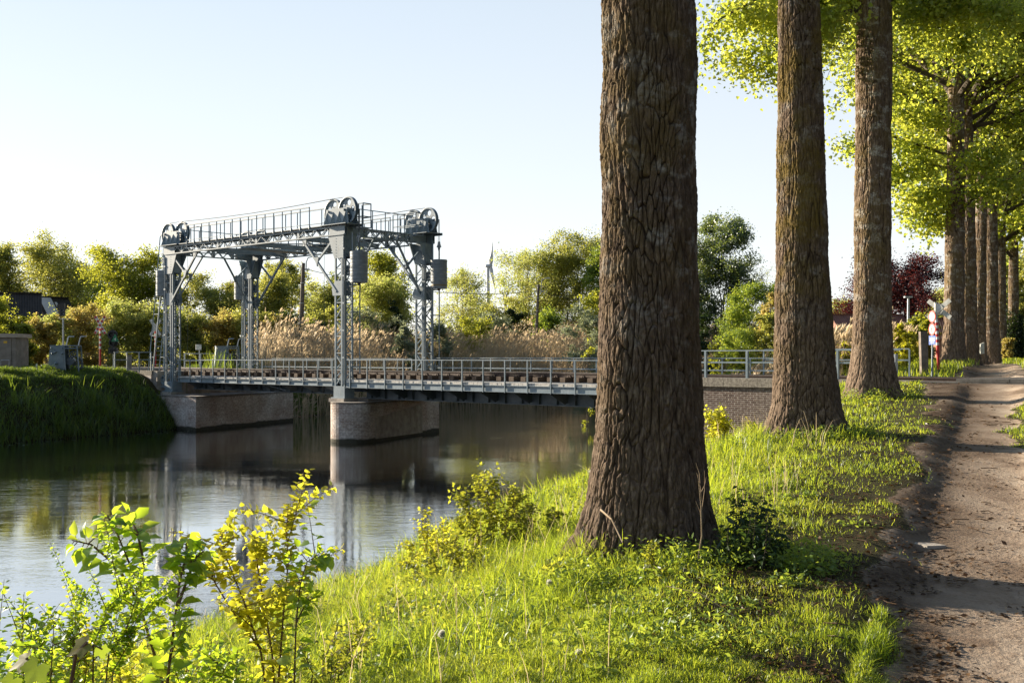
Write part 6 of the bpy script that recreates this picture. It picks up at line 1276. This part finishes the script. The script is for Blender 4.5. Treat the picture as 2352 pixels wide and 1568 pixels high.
def bushy(label, px, Y, topy, wpx, nst, mat, leafL, seed, spacing=None, tw=6, name='bush', tmpl=T_POP, stemmat='twig'):
    r2 = random.Random(seed); st = []; 
    for i in range(nst):
        ex_ = px + r2.uniform(-.5, .5) * wpx; ty = topy + abs(ex_ - px) / wpx * 2 * (r2.uniform(40, 110)) + r2.uniform(0, 60) * (i > 0); b = g0(px + (ex_ - px) * .35, Y + r2.uniform(-.25, .25)); tp = at(ex_, ty, Y + r2.uniform(-.35, .35)); a = b.lerp(tp, .4) + V3((r2.uniform(-.05, .05), r2.uniform(-.05, .05), .05)); c = b.lerp(tp, .75) + V3((r2.uniform(-.05, .05), r2.uniform(-.05, .05), .04)); st.append([b, a, c, tp])
    return sapling(name, label, st, mat, leafL, spacing or leafL * .35, tmpl, r=.005, seed=seed, twigs=tw, cat='bush', spread=1.1, group='bushes on the near bank', stemmat=stemmat)
bushy('dense dark and bright green bush filling the bottom left corner', 60, 4.3, 1385, 250, 12, 'lf_cherry', .045, 11, tw=8)
bushy('orange-tinged small-leaved bush between the corner bush and the tall sapling', 180, 4.5, 1410, 160, 6, 'lf_yellow', .035, 12, tw=6)
bushy('low yellow-green bush at the feet of the big-leaved saplings', 330, 5.2, 1440, 240, 10, 'lf_yellow', .042, 13, tw=6)
bushy('green leafy bush at the bottom below the yellow sapling', 480, 5.0, 1440, 220, 9, 'lf_cherry', .045, 14, tw=6)
bushy('yellow-green low bush right of the yellow sapling', 720, 6.2, 1395, 240, 9, 'lf_lime', .038, 15, tw=6)
bushy('tall yellow-green bush with upright shoots at the water edge left of the nearest trunk', 1135, 12.5, 1062, 170, 15, 'lf_lime', .068, 16, tw=10)
bushy('smaller shoot bush left of the tall yellow-green bush', 985, 12.0, 1160, 140, 11, 'lf_yellow', .06, 17, tw=9)
bushy('spreading leafy bush between the tall shoots and the nearest trunk', 1230, 12.2, 1118, 180, 13, 'lf_lime', .06, 18, tw=9)
bushy('pale green bush hanging over the water, centre of the bank', 1050, 10.6, 1220, 260, 14, 'lf_lime', .055, 19, tw=8)
bushy('low yellow bush on the slope below the centre bush', 880, 9.3, 1330, 200, 8, 'lf_lime', .045, 20, tw=6)
bushy('leafy green weeds in front of the nearest trunk, left side', 1330, 8.9, 1255, 240, 14, 'lf_lime', .045, 21, tw=6)
bushy('wispy twigs with few leaves beside the left root of the nearest trunk', 1375, 13.5, 1070, 80, 6, 'lf_olive', .04, 22, tw=5)
bushy('hairy light green weed standing before the nearest trunk', 1500, 8.4, 1218, 90, 6, 'lf_lime', .042, 23, tw=3)
for k_, (px, Y, topy, w_) in enumerate([(1705, 9.2, 1112, 60), (1750, 9.0, 1130, 70), (1690, 8.7, 1170, 90), (1740, 8.6, 1190, 90), (1640, 8.7, 1230, 90), (1785, 8.9, 1180, 50)]):
    r2 = random.Random(60 + k_); st = []
    for i in range(7):
        e = px + r2.uniform(-.5, .5) * w_; b = g0(px + (e - px) * .4, Y + r2.uniform(-.15, .15)); tp = at(e, topy + r2.uniform(0, 70) * (i > 0), b.y + r2.uniform(-.1, .1)); st.append([b, b.lerp(tp, .5) + V3((r2.uniform(-.03, .03), 0, 0)), tp])
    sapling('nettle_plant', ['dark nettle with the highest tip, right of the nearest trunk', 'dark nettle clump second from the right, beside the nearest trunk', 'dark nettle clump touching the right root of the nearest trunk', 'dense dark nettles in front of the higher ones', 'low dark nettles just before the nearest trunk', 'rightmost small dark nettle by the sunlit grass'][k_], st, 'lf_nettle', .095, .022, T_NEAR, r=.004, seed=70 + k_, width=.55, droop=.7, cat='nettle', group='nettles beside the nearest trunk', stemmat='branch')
bushy('columnar yellow sapling before the brick wall right of the nearest trunk', 1650, 24, 897, 46, 13, 'lf_yellow', .12, 31, tw=9, name='young_maple')
bushy('thin yellow-orange sapling before the brick wall, left of the second poplar', 1742, 24, 928, 30, 6, 'lf_yellow', .1, 32, tw=5, name='young_maple')
bushy('tiny orange-leaved sapling low against the brick wall', 1716, 24, 946, 16, 4, 'lf_orange', .08, 33, tw=3, name='young_maple')
bushy('green weeds on the slope right of the nearest trunk at the wall foot', 1665, 17, 1025, 90, 8, 'lf_lime', .07, 34, tw=5)
bushy('leafy weeds at the left foot of the third poplar', 1985, 24, 905, 70, 8, 'lf_lime', .08, 35, tw=4)
# big maple leaves at the very corner
def palmate(t, c, r, d, n_, mat):
    d = V3(d).normalized(); n_ = V3(n_).normalized(); s_ = n_.cross(d).normalized(); pts = []
    for ang, L in ((-150, .35), (-118, .68), (-92, .6), (-62, .95), (-32, .66), (0, 1.15), (32, .66), (62, .95), (92, .6), (118, .68), (150, .35)): a = R(ang); pts.append(V3(c) + (d * math.cos(a) + s_ * math.sin(a)) * r * L - n_ * r * .12 * L * L)
    fine = []
    for i_ in range(len(pts) - 1):
        for q_ in (0, .33, .66): p_ = pts[i_].lerp(pts[i_ + 1], q_); o_ = (p_ - V3(c)) * (.09 if q_ == .33 else -.03 if q_ == .66 else 0); fine.append(p_ + o_ + n_ * 0 * math.sin(i_ * 2.1 + q_ * 9))
    pts = fine + [pts[-1]]
    m = MB(); vs = [V3(c)] + pts; m.add(vs, [(0, i, i + 1) for i in range(1, len(pts))]); return m
t = empty('maple_seedling', at(90, 1590, 3.4), 'maple shoot with big drooping brown-yellow lobed leaves at the bottom left corner', 'sapling'); m = MB(); Y = 3.4
m.path([g0(140, Y), at(150, 1640, Y), at(175, 1500, Y), at(200, 1475, Y)], .006, 6); m.path([at(150, 1640, Y), at(100, 1560, Y), at(60, 1510, Y)], .004, 6); m.path([at(178, 1520, Y), at(215, 1480, Y), at(235, 1490, Y)], .003, 5); m.build('stem', M['twig'], t, True)
for c, r, d, nn in [(at(195, 1478, Y), .085, (-1, -.2, -.55), (.1, -.5, .8)), (at(60, 1512, Y), .085, (-.9, -.1, -.5), (.1, -.4, .9)), (at(85, 1530, Y - .1), .1, (-.5, -.3, -.9), (-.1, -.8, .4)), (at(232, 1490, Y), .05, (.3, 0, -1), (.3, -.9, .1)), (at(30, 1560, Y - .1), .07, (-.4, -.2, -.8), (.1, -.8, .5)), (at(150, 1585, Y), .06, (.5, -.2, -.3), (0, -.5, .9))]:
    palmate(t, c, r * .62, d, nn, None).build('leaf', M['lf_maple'], t, True)
# dandelion clocks and dead stalks
dl = [('white seed head low in the grass, left of the centre', 1015, 1455, 7.0), ('pale seed head among the weeds in front of the trunk, left one', 1262, 1338, 8.3), ('pale seed head among the weeds in front of the trunk, right one', 1352, 1345, 8.3), ('white seed head nearest the bottom edge', 1330, 1500, 6.3)]
for lab, px, py, Y in dl:
    c = at(px, py, Y); t = empty('dandelion', g0(px, Y), lab, 'dandelion', 'dandelion seed heads in the grass'); m = MB(); m.tube(g0(px, Y), c, .0022, n=5); m.build('stalk', M['twig'], t)
    rngd = np.random.default_rng(px); n = 260; v = rdir(rngd, n); V_, F_ = leaves(np.array(c)[None] + v * .004, v, rdir(rngd, n), .026, (T_FAR[0] * np.array([1, .3, 1]), T_FAR[1])); link_np('seed_head', V_, F_, M['petal'], t)
t = empty('dead_stalk', g0(1612, 8.6), 'pale dead plant stalk standing before the right side of the nearest trunk', 'stalk'); m = MB(); Y = 8.6
m.path([g0(1600, Y), at(1612, 1230, Y), at(1610, 1160, Y), at(1603, 1090, Y)], [.008, .006, .004, .002], 6)
for a, b in (((1611, 1150), (1600, 1085)), ((1612, 1170), (1618, 1080)), ((1612, 1200), (1598, 1150)), ((1610, 1130), (1622, 1095)), ((1608, 1110), (1598, 1062))): m.path([at(*a, Y), at((a[0] + b[0]) / 2 + 3, (a[1] + b[1]) / 2, Y), at(*b, Y)], [.003, .002, .001], 4)
m.build('stem', M['deadtwig'], t)
for k_, (px, Y, a, b, lab) in enumerate([(1470, 8.6, (1380, 1170), (1430, 1245), 'broken orange stick leaning against the left root of the nearest trunk'), (1520, 7.4, (1530, 1345), (1690, 1415), 'long pale bent straw lying across the shaded ground')]):
    m = MB(); Yb = Y; p_, q_ = at(*a, Yb), at(*b, Yb - .3); q_.z = max(q_.z, H(q_.x, q_.y) + .02); p_.z = max(p_.z, H(p_.x, p_.y) + .03); m.path([p_, p_.lerp(q_, .5) + V3((0, 0, .05)), q_], [.009, .008, .006] if k_ == 0 else [.003, .003, .002], 5); o = m.build('dry_stick', M['deadtwig']); tag(o, lab, 'stick')


n = 26000; X_ = rng.uniform(-30, -12, n); Y_ = rng.uniform(42, 66, n); d, ins, near = canal(X_, Y_); ok = (~near) & (((~ins) & (d < 1.6)) | (ins & (d < .35))) & (~abs_block(X_, Y_)) & (fbm(X_ * 1.1, Y_ * 1.1, None, 97) > .42); X_, Y_ = X_[ok], Y_[ok]; n = len(X_)
v, f = blades(rng, X_, Y_, rng.uniform(.35, 1.15, n) * (.5 + fbm(X_ * 1.5, Y_ * 1.5, None, 99)), np.full(n, .028), .6); v[:, 2] = np.maximum(v[:, 2], -.05); o = link_np('waterside_sedge', v, f, M['grass_far']); tag(o, kind='stuff')
n = 5000; X_ = rng.uniform(-26, -6, n); Y_ = rng.uniform(40, 72, n); d, ins, near = canal(X_, Y_); ok = ins & (~near) & (d < 1.6) & (fbm(X_ * .9, Y_ * .5, None, 98) > .5); X_, Y_ = X_[ok], Y_[ok]; n = len(X_)
v, f = leaves(np.stack([X_, Y_, np.full(n, .006)], -1), rdir(rng, n, 0, .01), np.tile(np.array([[0, 0, 1.]]), (n, 1)), rng.uniform(.04, .14, n), (T_FAR[0] * np.array([1, 1, .02]), T_FAR[1])); o = link_np('floating_leaves', v, f, M['lf_silver']); tag(o, kind='stuff')
